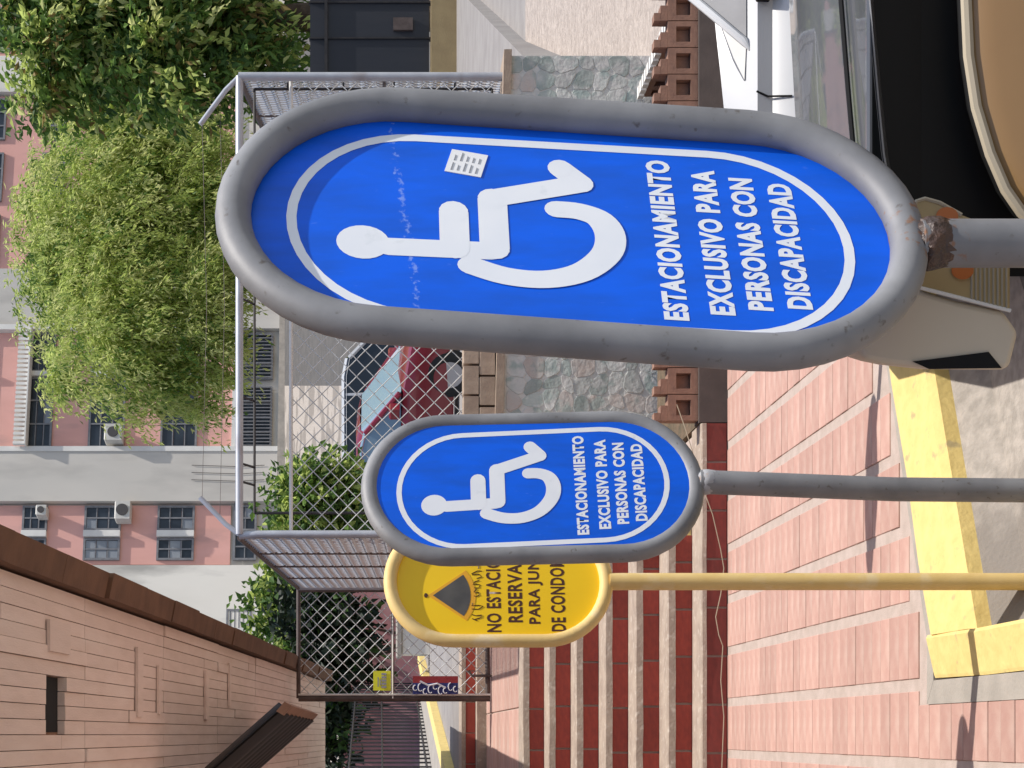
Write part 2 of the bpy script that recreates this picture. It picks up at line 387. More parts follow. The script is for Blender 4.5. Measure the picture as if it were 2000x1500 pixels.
# ------------------------------------------------------------------ stairs
R_, T_ = .14, .27
st = empty('staircase', (0, Y1, 0), 'wide outdoor stairs with dark red tiled risers and grey concrete treads', 'stairs')
base = MB()
for k in range(1, 8):
    xr = 1.70 if k == 1 else 1.12
    y0 = Y1 + (k-1)*T_
    z1 = k*R_
    if k == 1: base.box(-2.6, xr, y0 + .012, Y1 + 7*T_, 0, z1 - .03)
    else: base.box(-2.6, xr, y0 + .012, Y1 + 7*T_, (k-1)*R_ - .03, z1 - .03)
base.build('body', M['mortar'], st)
for k in range(1, 8):
    xr = 1.70 if k == 1 else 1.12
    y0 = Y1 + (k-1)*T_; z1 = k*R_
    th = .028 if k == 1 else .044
    tr = MB()
    # slightly uneven tread slab with a worn nose
    xs = [-2.6 + i*(xr+2.6)/24 for i in range(25)]; vs = []; fs = []
    for i, x in enumerate(xs):
        j = random.uniform(-.004, .004); jz = random.uniform(-.002, .002)
        ov = .004 if k == 1 else .016
        vs += [(x, y0-ov+j, z1-th+jz), (x, y0-ov+.003+j, z1-.006+jz), (x, y0-ov+.012+j, z1+jz), (x, y0+T_+.01, z1), (x, y0+T_+.01, z1-th)]
    for i in range(24):
        for q in range(5): fs.append((i*5+q, i*5+(q+1)%5, (i+1)*5+(q+1)%5, (i+1)*5+q))
    fs += [tuple(range(5)), tuple(range(120, 125))]
    tr.add(vs, fs).build('tread', M['step'], st)
tw = .265
tm_hi = MB().cbox(-.5, .5, -.006, .006, -.5, .5, .0).build('tile', M['riser'], st, local=True)
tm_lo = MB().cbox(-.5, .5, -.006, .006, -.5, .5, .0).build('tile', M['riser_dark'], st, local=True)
used = set()
for k in range(1, 8):
    xr = 1.70 if k == 1 else 1.12
    y0 = Y1 + (k-1)*T_
    th = .028 if k == 1 else .044
    zb = (k-1)*R_ + .002; zt = k*R_ - th - .001
    x = (128 - U0)*Y1/F + random.uniform(-.012, .012) - 7*tw
    while x < xr:
        x1 = min(x + tw - .012, xr)
        if x1 - x > .03 and x > -1.3:
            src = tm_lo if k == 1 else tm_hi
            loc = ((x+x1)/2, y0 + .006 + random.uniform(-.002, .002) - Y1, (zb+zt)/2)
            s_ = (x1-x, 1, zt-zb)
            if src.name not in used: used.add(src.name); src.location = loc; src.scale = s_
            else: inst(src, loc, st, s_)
        x += tw
# landing
lz = 7*R_; ly0 = Y1 + 7*T_ - .0; ly1 = 14.5
land = struct(MB().box(-2.6, 1.22, ly0 + .012, ly1, .3, lz - .012).build('landing', M['mortar']))
lt = MB().cbox(-.275, .275, -.205, .205, -.02, 0, .003).build('tile', M['paver'], land)
f1 = True
for j in range(9):
    for i in range(-1, 4):
        p = (.176 + i*.56 - .28, ly0 + .225 + j*.415, lz)
        if p[0] > 1.0 or p[1] > ly1 - .2: continue
        if f1: lt.location = p; f1 = False
        else: inst(lt, p, land)
st2 = empty('top_steps', (0, ly1, lz), 'two shallow grey and red steps at the back of the pink landing', 'steps')
MB().box(-2.6, 1.22, ly1 + .003, ly1 + .26, lz - .3, lz + .078).build('tread', M['step'], st2)
MB().box(-2.6, 1.22, ly1 + .212, 15.2, lz - .3, lz + .163).build('body', M['mortar'], st2)
MB().box(-2.6, 1.22, ly1 + .20, 15.2, lz + .165, 1.18).build('tread', M['step'], st2)
r0 = MB().box(-.13, .13, -.004, .004, 0, .082).build('tile', M['riser'], st2, local=True)
for i in range(14):
    p = (-1.2 + i*.27 - 0, .206, .081)
    if i == 0: r0.location = p
    elif p[0] < 1.1: inst(r0, p, st2)
struct(MB().box(-9, 1.28, 15.2, 60, .2, 1.178).build('street', M['asphalt']))
# yellow kerb far away on that street, and its grey edging
kf = MB(); kf.add([(-.62,15.3,1.18),(-.44,15.3,1.18),(1.36,27.5,1.18),(1.18,27.5,1.18),(-.62,15.3,1.27),(-.44,15.3,1.27),(1.36,27.5,1.27),(1.18,27.5,1.27)],
      [(3,2,1,0),(4,5,6,7),(0,1,5,4),(1,2,6,5),(2,3,7,6),(3,0,4,7)])
tag(kf.build('kerb', M['yellow']), 'thin yellow kerb line far off on the street behind the wire gate', 'kerb')
struct(MB().add([(-9,15.25,1.183),(-.63,15.25,1.183),(1.17,27.5,1.183),(-9,27.5,1.183),(-9,15.25,1.235),(-.63,15.25,1.235),(1.17,27.5,1.235),(-9,27.5,1.235)],
      [(3,2,1,0),(4,5,6,7),(0,1,5,4),(1,2,6,5),(2,3,7,6),(3,0,4,7)]).build('far_pavement', M['concrete']))
# terrace behind the stone wall, and the ground at the right
YW = 10.8
struct(MB().prism([(1.28, YW+.2), (4.2, YW+.2), (13.5, 30), (13.5, 34), (1.28, 34)], -.5, .75).build('terrace', M['asphalt']))
struct(MB().add([(4.05,9.28,0),(9,9.28,0),(14,15,.6),(4.5,15,.6),(4.05,9.28,-.5),(9,9.28,-.5),(14,15,-.5),(4.5,15,-.5)],
      [(0,1,2,3),(4,5,1,0),(7,6,5,4)]).build('rough_slope', M['rough_ground']))
struct(MB().box(4.4, 18, 15, 26, -.5, .598).build('right_street', M['asphalt']))
hs = MB()
hs.add([(-12,31,.7),(6.4,31,.7),(12.6,61,5.3),(-12,61,5.3)], [(0,1,2,3)], 0)
hs.add([(6.4,31,.7),(45,31,.7),(60,61,5.3),(12.6,61,5.3)], [(0,1,2,3)], 1)
hs.add([(-12,61,5.3),(60,61,5.3),(60,90,5.6),(-12,90,5.6)], [(0,1,2,3)], 0)
struct(hs.build('hillside', [M['bay'], M['dark_asphalt']]))

# ------------------------------------------------------------------ planter: pierced brown block parapet and stone wall
par = empty('block_parapet', (1.72, 9.24, 0), 'low brown parapet of pierced blocks with a zigzag top on a dark plinth', 'parapet')
MB().box(1.705, 9.5, 9.222, 9.36, -.02, .152).build('plinth', M['plinth'], par)
def block_bm(merlon):
    b = MB(); w2 = .0705; y0, y1 = 0, .09
    b.box(-w2, -.042, y0, y1, 0, .165); b.box(.042, w2, y0, y1, 0, .165)
    b.box(-.042, .042, y0, y1, 0, .04); b.box(-.042, .042, y0, y1, .12, .165)
    b.box(-.040, .040, y0+.05, y0+.062, .042, .118)
    if merlon: b.box(-w2, .012, y0+.004, y1-.004, .166, .205); b.box(-w2, -.028, y0+.006, y1-.006, .206, .24)
    return b
b0 = block_bm(True).build('block', M['block'], par, local=True); b1 = block_bm(False).build('block', M['block'], par, local=True)
bu = [False, False]
for i in range(38):
    x = 1.79 + i*.146
    k = 0 if i % 2 == 0 else 0
    loc = (x - 1.72, 9.245 - 9.24, .153)
    if not bu[0]: b0.location = loc; bu[0] = True
    else: inst(b0, loc, par)
sp = empty('side_parapet', (4.12, 9.4, 0), 'brown pierced block parapet running back from the corner to the green mottled wall', 'parapet')
MB().box(4.02, 4.16, 9.44, 10.72, -.02, .06).build('plinth', M['plinth'], sp)
b1.parent = sp
for i in range(9):
    loc = (.02, .12 + i*.142, .061)
    if i == 0: b1.location = loc; b1.rotation_euler = (0, 0, PI/2)
    else: inst(b1, loc, sp, rot=(0, 0, PI/2))
capm = MB()
for i in range(14):
    capm.box(4.03, 4.10, 9.46+i*.092, 9.46+i*.092+.06, .227, .262)
capm.build('coping', M['trim_white'], sp)
MB().box(1.72, 4.0, 9.37, YW-.06, -.02, .13).build('planter_soil', M['soil'])['kind'] = 'structure'

sw = empty('stone_wall', (1.3, YW, 0), 'mottled grey green rubble stone retaining wall under the wire fence', 'wall')
def wtop(x): return 1.155 - (x-1.3)*.024
MB().xzprism([(1.28,-.05),(4.34,-.05),(4.34,wtop(4.34)-.03),(1.28,wtop(1.28)-.03)], YW, YW+.26).build('core', M['wall_mortar'], sw)
MB().xzprism([(1.25,wtop(1.25)-.03),(4.37,wtop(4.37)-.03),(4.37,wtop(4.37)+.02),(1.25,wtop(1.25)+.02)], YW-.03, YW+.29).build('coping', M['block_tan'], sw)
nx, nz = 27, 10
gx = [[1.28 + 3.06*i/nx + (random.uniform(-.038,.038) if 0 < i < nx else 0) for j in range(nz+1)] for i in range(nx+1)]
gz = [[(wtop(2.8)-.03)*j/nz + (random.uniform(-.036,.036) if 0 < j < nz else 0) for j in range(nz+1)] for i in range(nx+1)]
for i in range(nx):
    for j in range(nz):
        q = [(gx[a][b], gz[a][b]) for a, b in ((i,j),(i+1,j),(i+1,j+1),(i,j+1))]
        cx = sum(p[0] for p in q)/4; cz = sum(p[1] for p in q)/4
        poly = []
        for a in range(4):
            p, r = q[a], q[(a+1)%4]
            for t in (.2, .8):
                x = p[0]+(r[0]-p[0])*t; z = p[1]+(r[1]-p[1])*t
                poly.append((cx+(x-cx)*.997, cz+(z-cz)*.997))
        dp = random.uniform(.002, .006)
        s_ = MB(); m_ = len(poly)
        vs = [(p[0], YW+.01, p[1]) for p in poly] + [(cx+(p[0]-cx)*.93, YW-dp, cz+(p[1]-cz)*.93) for p in poly]
        s_.add(vs, [tuple(range(m_, 2*m_))] + [(a, (a+1)%m_, m_+(a+1)%m_, m_+a) for a in range(m_)])
        r = random.random(); lowc = cz < .35
        left = cx < 2.2
        if left: mm = 'stone_a' if r < .45 else ('stone_c' if r < .75 else ('stone_d' if (r < .9 and lowc) else 'stone_b'))
        else: mm = 'stone_a' if r < .5 else ('stone_b' if r < .85 else 'stone_c')
        s_.build('stone', M[mm], sw)
# side wall below the fence, toward the gate
tag(MB().box(1.235, 1.29, YW+.3, 14.6, .0, 1.02).build('side_wall', M['wall_mortar']), 'low mortar side wall between the stairs and the fenced terrace', 'wall')
# two courses of tan blocks on the wall
bl = empty('block_course', (2.0, YW+.1, wtop(2)), 'short double course of tan blocks on top of the mottled wall', 'low wall')
bc = MB().cbox(-.09, .09, -.07, .07, 0, .1, .006).build('block', M['block_tan'], bl, local=True)
q = 0
for row in range(2):
    for i in range(8):
        x = 1.62 + i*.195 + row*.07
        loc = (x-2.0, 0, row*.104 + .018)
        if q == 0: bc.location = loc
        else: inst(bc, loc, bl, rot=(0, 0, random.uniform(-.03,.03)))
        q += 1
tag(MB().cbox(1.09, 1.26, Y1+.30, Y1+.52, R_+.001, R_+.19, .01).build('yellow_block', M['yellow']), 'small yellow painted block at the right end of the stairs', 'block')

# ------------------------------------------------------------------ wire fence
def chain(p0, hv, z0, z1, cell, r, m, parent, name='chain_link', ztop=None):
    """diamond mesh between two posts: p0 + hv, from z0 up to z1 (ztop: height at the far end)"""
    b = MB(); p0 = Vector(p0); hv = Vector(hv); Lh = hv.length; hd = hv/Lh
    h = z1 - z0
    nst = int((Lh + h)/cell) + 1
    for sgn in (1, -1):
        for i in range(nst+1):
            c = i*cell
            # line: s = c - t (sgn 1 mirrored)
            a0 = max(0.0, c - h); a1 = min(Lh, c)
            if a1 - a0 < 1e-3: continue
            pts = []
            seg = max(2, int((a1-a0)/(cell*.5)))
            for k in range(seg+1):
                s = a0 + (a1-a0)*k/seg; zz = c - s
                so = s if sgn == 1 else Lh - s
                off = .004*(1 if (k + (0 if sgn == 1 else 1)) % 2 else -1)
                zf = zz
                if ztop is not None: zf = zz*(1 + (ztop - z1)/h*so/Lh)
                pp = p0 + hd*so + Vector((0, 0, z0 + zf)) + Vector((-hd.y, hd.x, 0))*off
                pts.append(pp)
            b.tube(pts, r, 4, caps=False)
    o = b.build(name, m, parent, fix=False); o['kind'] = 'stuff'
    return o
XL, XR = PX(460, YW), PX(1362, YW)
ZT = PZ(465, YW); ZM = PZ(566, YW)
fn = empty('wire_fence', (XL, YW+.1, wtop(XL)), 'chain link fence with grey pipe posts standing on the mottled stone wall', 'fence')
yf = YW + .1
MB().tube([(XR, yf, wtop(XR)+.02), (XR, yf, ZT+.005)], .028, 12).build('post', M['galv'], fn, smooth=True)
MB().tube([(XL, yf, wtop(XL)+.02), (XL, yf, ZT-.12), (XL-.005, yf+.02, ZT)], .026, 12).build('post', M['galv'], fn, smooth=True)
MB().tube([(XL, yf, ZT), (XR, yf, ZT)], .025, 12).build('rail', M['galv'], fn, smooth=True)
MB().tube([(XL, yf+.05, ZM), (XR, yf+.05, ZM)], .012, 8).build('rail', M['trim_white'], fn, smooth=True)
def arm(x, dx):
    top = (x+dx, yf+.02, ZT+.255)
    MB().tube([(x, yf, ZT), (x+dx*.28, yf+.01, ZT+.09), top], .0165, 10).build('arm', M['galv'], fn, smooth=True)
arm(XR, -.30); arm(XL, .24)
wr = MB()
for k in (.5, .95):
    wr.tube([(XL+.24*k, yf+.02, ZT+.255*k), ((XL+XR)/2, yf+.02, ZT+.255*k-.03), (XR-.30*k, yf+.02, ZT+.255*k)], .0016, 4)
wr.build('barbed_wire', M['brown_iron'], fn)
chain((XL+.02, yf+.05, 0), (XR-XL-.04, 0, 0), wtop(2.8)+.03, ZM, .112, .0031, M['wire'], fn)
# black inner frame
ib = empty('iron_frame', (2.9, yf+.16, 1.1), 'thin black iron frame just inside the chain link fence', 'frame')
xa, xb = PX(498, yf+.16), PX(1326, yf+.16); zt = PZ(497, yf+.16); zb = 1.16
for a, b in (((xa,zt),(xb,zt)), ((xa,zb),(xa,zt)), ((xb,zb),(xb,zt)), ((xa,zb),(xb,zb))):
    MB().tube([(a[0], yf+.16, a[1]), (b[0], yf+.16, b[1])], .0095, 6).build('bar', M['black_iron'], ib)
for u in (590, 720, 910, 1030, 555):
    x = PX(u, yf+.1); MB().tube([(x, yf+.02, ZT-.02), (x, yf+.16, zt)], .008, 6).build('strut', M['black_iron'], ib)
for v in (560, 670, 770, 890):
    MB().tube([(xb, yf+.16, PZ(v, yf)), (XR, yf+.1, PZ(v, yf))], .007, 6).build('strut', M['black_iron'], ib)
# side panels
def side_panel(x0, y0, x1, y1, zb, z0, z1, label, nrail=4):
    s = empty('mesh_fence', (x0, y0, zb), label, 'fence panel')
    MB().tube([(x0, y0, z0), (x1, y1, z1)], .02, 8).build('rail', M['brown_iron'], s, smooth=True)
    MB().tube([(x1, y1, zb), (x1, y1, z1)], .022, 8).build('post', M['galv'], s, smooth=True)
    for k in range(1, nrail):
        f = k/nrail; MB().tube([(x0+(x1-x0)*f, y0+(y1-y0)*f, zb), (x0+(x1-x0)*f, y0+(y1-y0)*f, z0+(z1-z0)*f)], .014, 6).build('bar', M['brown_iron'], s)
    for zz in (zb+.02, (zb+z1)/2):
        MB().tube([(x0, y0, zz), (x1, y1, zz)], .012, 6).build('rail', M['brown_iron'], s)
    chain((x0, y0, 0), (x1-x0, y1-y0, 0), zb, z0-.02, .075, .0052, M['wire_side'], s, ztop=z1-.02)
YG = 13.8
side_panel(XL-.02, yf+.03, PX(352, YG), YG-.02, 1.05, ZT, PZ(582, YG), 'chain link panel receding from the fence corner to the gate')
side_panel(XR, yf+.05, XR+.75, 15.5, 1.03, ZT, ZT-.1, 'chain link panel receding behind the right hand fence post')
# gate on the landing
ga = empty('wire_gate', (PX(240, YG), YG, lz), 'chain link gate in a dark pipe frame at the back of the landing', 'gate')
gx0, gx1 = PX(136, YG), PX(349, YG); gz0, gz1, gzm = lz+.012, PZ(583, YG), PZ(767, YG)
for (a, b, nm, r) in (((gx0,gz0),(gx0,gz1),'post',.026), ((gx1,gz0),(gx1,gz1),'post',.024), ((gx0,gz1),(gx1,gz1),'rail',.018), ((gx0,gzm),(gx1,gzm),'rail',.014), ((gx0,gz0+.02),(gx1,gz0+.02),'rail',.02)):
    MB().tube([(a[0], YG, a[1]), (b[0], YG, b[1])], r, 10).build(nm, M['brown_iron'], ga, smooth=True)
MB().tube([(gx0+.03, YG-.028, gz0), (gx0+.03, YG-.028, gz1)], .008, 6).build('edge_bar', M['trim_white'], ga)
MB().tube([(gx0, YG-.024, gzm), (gx1, YG-.024, gzm)], .007, 6).build('edge_bar', M['trim_white'], ga)
MB().tube([(PX(180,YG), YG-.03, lz+.002), (PX(180,YG), YG-.03, lz+.16), (PX(190,YG), YG-.03, lz+.19)], .011, 6).build('drop_bolt', M['brown_iron'], ga)
chain((gx0+.02, YG, 0), (gx1-gx0-.04, 0, 0), gz0, gz1, .105, .0034, M['wire'], ga)
# yellow notice and banner tied to the gate
ns = empty('notice', (PX(170,YG), YG-.06, gzm), 'small bright yellow notice with black print tied under the gate rail', 'notice')
nx0, nx1 = PX(151,YG), PX(189,YG); nz0, nz1 = PZ(763,YG), PZ(729,YG)
MB().box(nx0, nx1, YG-.062, YG-.056, nz0, nz1).build('plate', M['fluoro'], ns)
pr = MB()
for k in range(5): pr.box(nx0+.02+k*.026, nx0+.038+k*.026, YG-.066, YG-.064, nz0+.035, nz0+.075)
pr.box(nx0+.03, nx1-.05, YG-.066, YG-.064, nz1-.045, nz1-.036); pr.box(nx0+.04, nx0+.09, YG-.066, YG-.064, nz1-.062, nz1-.054)
pr.build('print', M['ink'], ns)
bn = empty('banner', (PX(162,YG), YG-.06, lz+.2), 'narrow red and blue banner with white swirls on the lower gate', 'banner')
bx0, bx1 = PX(144,YG), PX(179,YG); bz0, bz1 = PZ(894,YG), PZ(806,YG)
MB().box(bx0, bx0+(bx1-bx0)*.62, YG-.064, YG-.058, bz0, bz1).build('blue_field', M['banner_blue'], bn)
MB().box(bx0+(bx1-bx0)*.62, bx1, YG-.064, YG-.058, bz0, bz1).build('red_field', M['banner_red'], bn)
sw_ = MB()
for k in range(9):
    zc = bz0 + (bz1-bz0)*(k+.5)/9; xc = bx0 + (bx1-bx0)*(.28+.14*math.sin(k*1.9))
    pts = [(xc + .032*math.cos(a)*(1 if k % 2 else .7), YG-.068, zc + .019*math.sin(a)) for a in [q*.55 for q in range(8)]]
    sw_.tube(pts, .005, 5)
sw_.tube([(bx0+.05, YG-.068, bz0+.1), (bx0+.085, YG-.068, bz0+.17), (bx0+.07, YG-.068, bz0+.24), (bx0+.105, YG-.068, bz0+.31)], .008, 5)
sw_.build('swirls', M['white_print'], bn)

# ------------------------------------------------------------------ sloping canopy over the left side
cp = empty('canopy', (-1.2, 9, 0), 'tan board lined canopy soffit with a dark brown edge at the upper left', 'canopy')
def sz(y): return 3.106 + (y-5.38)*(2.44-3.106)/(17.0-5.38)
XE = .64
MB().add([(-1.3,.5,sz(.5)+.03),(XE-.12,.5,sz(.5)+.03),(XE-.12,17,sz(17)+.03),(-1.3,17,sz(17)+.03),(-1.3,.5,sz(.5)+.25),(XE-.05,.5,sz(.5)+.25),(XE-.05,17,sz(17)+.25),(-1.3,17,sz(17)+.25)],
         [(3,2,1,0),(4,5,6,7),(0,1,5,4),(1,2,6,5),(2,3,7,6),(3,0,4,7)]).build('slab', M['board_gap'], cp)
e = MB(); 
for i in range(24):
    ya = .5 + 16.5*i/24; yb = .5 + 16.5*(i+1)/24 - .004
    j = random.uniform(-.012, .012)
    e.add([(XE-.10,ya,sz(ya)-.055+j),(XE,ya,sz(ya)-.075+j),(XE,yb,sz(yb)-.075+j),(XE-.10,yb,sz(yb)-.055+j),(XE-.10,ya,sz(ya)+.26),(XE,ya,sz(ya)+.26),(XE,yb,sz(yb)+.26),(XE-.10,yb,sz(yb)+.26)],
         [(3,2,1,0),(4,5,6,7),(0,1,5,4),(1,2,6,5),(2,3,7,6),(3,0,4,7)])
e.build('edge_beam', M['fascia'], cp)
rows = [4.7, 6.55, 8.2, 9.9, 11.6, 13.4, 15.2, 17.0]
bw = .053
for r in range(len(rows)-1):
    ya, yb = rows[r], rows[r+1]
    x = XE - .11
    while x > -.62:
        xa = x - bw*1.0
        yj0 = ya + .003; yj1 = yb - .003
        u_, v_ = U0 + F*(x-.02)/6.1, 0
        hole = (r == 0 and x-bw < PX(160, 6.2) + .02 and x > PX(86, 6.2) - .005)
        segs = [(yj0, yj1)]
        if hole: segs = [(yj0, 5.95), (6.23, yj1)]
        elif random.random() < .22:
            c = random.uniform(yj0+.3, yj1-.3); segs = [(yj0, c-.004), (c+.004, yj1)]
        for (a, b) in segs:
            zo = random.uniform(-.002, .002)
            if random.random() < .05: zo -= .007
            g = .0014
            bb = MB().add([(xa+g,a,sz(a)+zo),(x-g,a,sz(a)+zo),(x-g,b,sz(b)+zo),(xa+g,b,sz(b)+zo),(xa+g,a,sz(a)+.028),(x-g,a,sz(a)+.028),(x-g,b,sz(b)+.028),(xa+g,b,sz(b)+.028)],
                 [(3,2,1,0),(4,5,6,7),(0,1,5,4),(1,2,6,5),(2,3,7,6),(3,0,4,7)])
            bb.build('board', M['board'], cp)
        x = xa
hx0, hx1 = PX(86, 6.2), PX(160, 6.2)
MB().box(hx0-.03, hx1+.03, 5.93, 6.25, sz(6.1)+.020, sz(6.1)+.027).build('opening_shade', M['void_shade'], cp)  # black box painted as the darkness above the missing boards
# raised patches on the soffit
for (u0, u1, y0, y1) in ((225, 285, 5.95, 6.25), (100, 235, 7.5, 7.62), (105, 200, 8.0, 8.06), (95, 190, 9.4, 9.5), (120, 205, 10.3, 10.36)):
    ym = (y0+y1)/2; x0, x1 = PX(u0, ym), PX(u1, ym)
    MB().add([(x0,y0,sz(y0)-.016),(x1,y0,sz(y0)-.016),(x1,y1,sz(y1)-.016),(x0,y1,sz(y1)-.016),(x0,y0,sz(y0)-.003),(x1,y0,sz(y0)-.003),(x1,y1,sz(y1)-.003),(x0,y1,sz(y1)-.003)],
         [(3,2,1,0),(4,5,6,7),(0,1,5,4),(1,2,6,5),(2,3,7,6),(3,0,4,7)]).build('patch', M['board'], cp)
MB().box(-1.6, -1.3, .5, 17, -.3, 4.2).build('side_wall', M['board'], cp)
# dark corrugated awning under it
aw = empty('awning', (.1, 8, 2.3), 'dark corrugated awning with a brown front board below the canopy', 'awning')
ex, ez, tx, tz = .121, 2.355, -.20, 2.72
sh = MB(); vs = []; fs = []
ny = 57
for i in range(ny):
    y = 8 + 3.4*i/(ny-1); off = .045*math.sin(i*PI/3.5)
    for k in range(5):
        f = k/4; x = ex+(tx-ex)*f; z = ez+(tz-ez)*f
        vs.append((x - off*.75, y, z - off*.65)); vs.append((x - off*.75 + .006, y, z - off*.65 + .008))
for i in range(ny-1):
    for k in range(4):
        a = i*10+k*2; b = a+10
        fs += [(a, a+2, b+2, b), (a+1, b+1, b+3, a+3)]
sh.add(vs, fs).build('sheet', M['awning'], aw, smooth=True)
MB().add([(ex-.03,7.97,ez-.005),(ex+.015,7.97,ez-.045),(ex+.015,11.4,ez-.045),(ex-.03,11.4,ez-.005),(ex-.01,7.97,ez+.03),(ex+.035,7.97,ez-.01),(ex+.035,11.4,ez-.01),(ex-.01,11.4,ez+.03)],
         [(3,2,1,0),(4,5,6,7),(0,1,5,4),(1,2,6,5),(2,3,7,6),(3,0,4,7)]).build('front_board', M['awning_edge'], aw)
MB().tube([(ex, 8.02, ez+.01), (tx, 8.02, tz+.01), (-1.3, 8.02, 2.6)], .014, 6).build('bracket', M['awning'], aw)
MB().tube([(ex, 11.3, ez+.01), (tx, 11.3, tz+.01), (-1.3, 11.3, 2.6)], .014, 6).build('bracket', M['awning'], aw)
br = MB()
for i in range(14): br.disc((ex+.036, 0, ez-.02), .004, 0, 0) if False else None
# ------------------------------------------------------------------ traffic signs
def stadium(Wc, Hc, n=14, grow=0.0):
    r = Wc/2; s = Hc/2 - r; pts = []
    for k in range(n+1): a = PI*k/n; pts.append((math.cos(a)*(r+grow), s + math.sin(a)*(r+grow)))
    for k in range(n+1): a = PI + PI*k/n; pts.append((math.cos(a)*(r+grow), -s + math.sin(a)*(r+grow)))
    return pts
def rot2(p, a): return (p[0]*math.cos(a)-p[1]*math.sin(a), p[0]*math.sin(a)+p[1]*math.cos(a))
def stroke(pts, wd, cap=8):
    """outline of a thick polyline with round ends and joints, as a list of convex polygons"""
    out = []
    for a, b in zip(pts[:-1], pts[1:]):
        dx, dy = b[0]-a[0], b[1]-a[1]; l = math.hypot(dx, dy) or 1; nx_, ny_ = -dy/l*wd/2, dx/l*wd/2
        out.append([(a[0]-nx_,a[1]-ny_),(b[0]-nx_,b[1]-ny_),(b[0]+nx_,b[1]+ny_),(a[0]+nx_,a[1]+ny_)])
    return out
def dot(c, rx, rz=None, n=20):
    rz = rz or rx
    return [(c[0]+math.cos(2*PI*k/n)*rx, c[1]+math.sin(2*PI*k/n)*rz) for k in range(n)]
def arcpts(c, r, a0, a1, n=26): return [(c[0]+r*math.cos(a0+(a1-a0)*k/n), c[1]+r*math.sin(a0+(a1-a0)*k/n)) for k in range(n+1)]

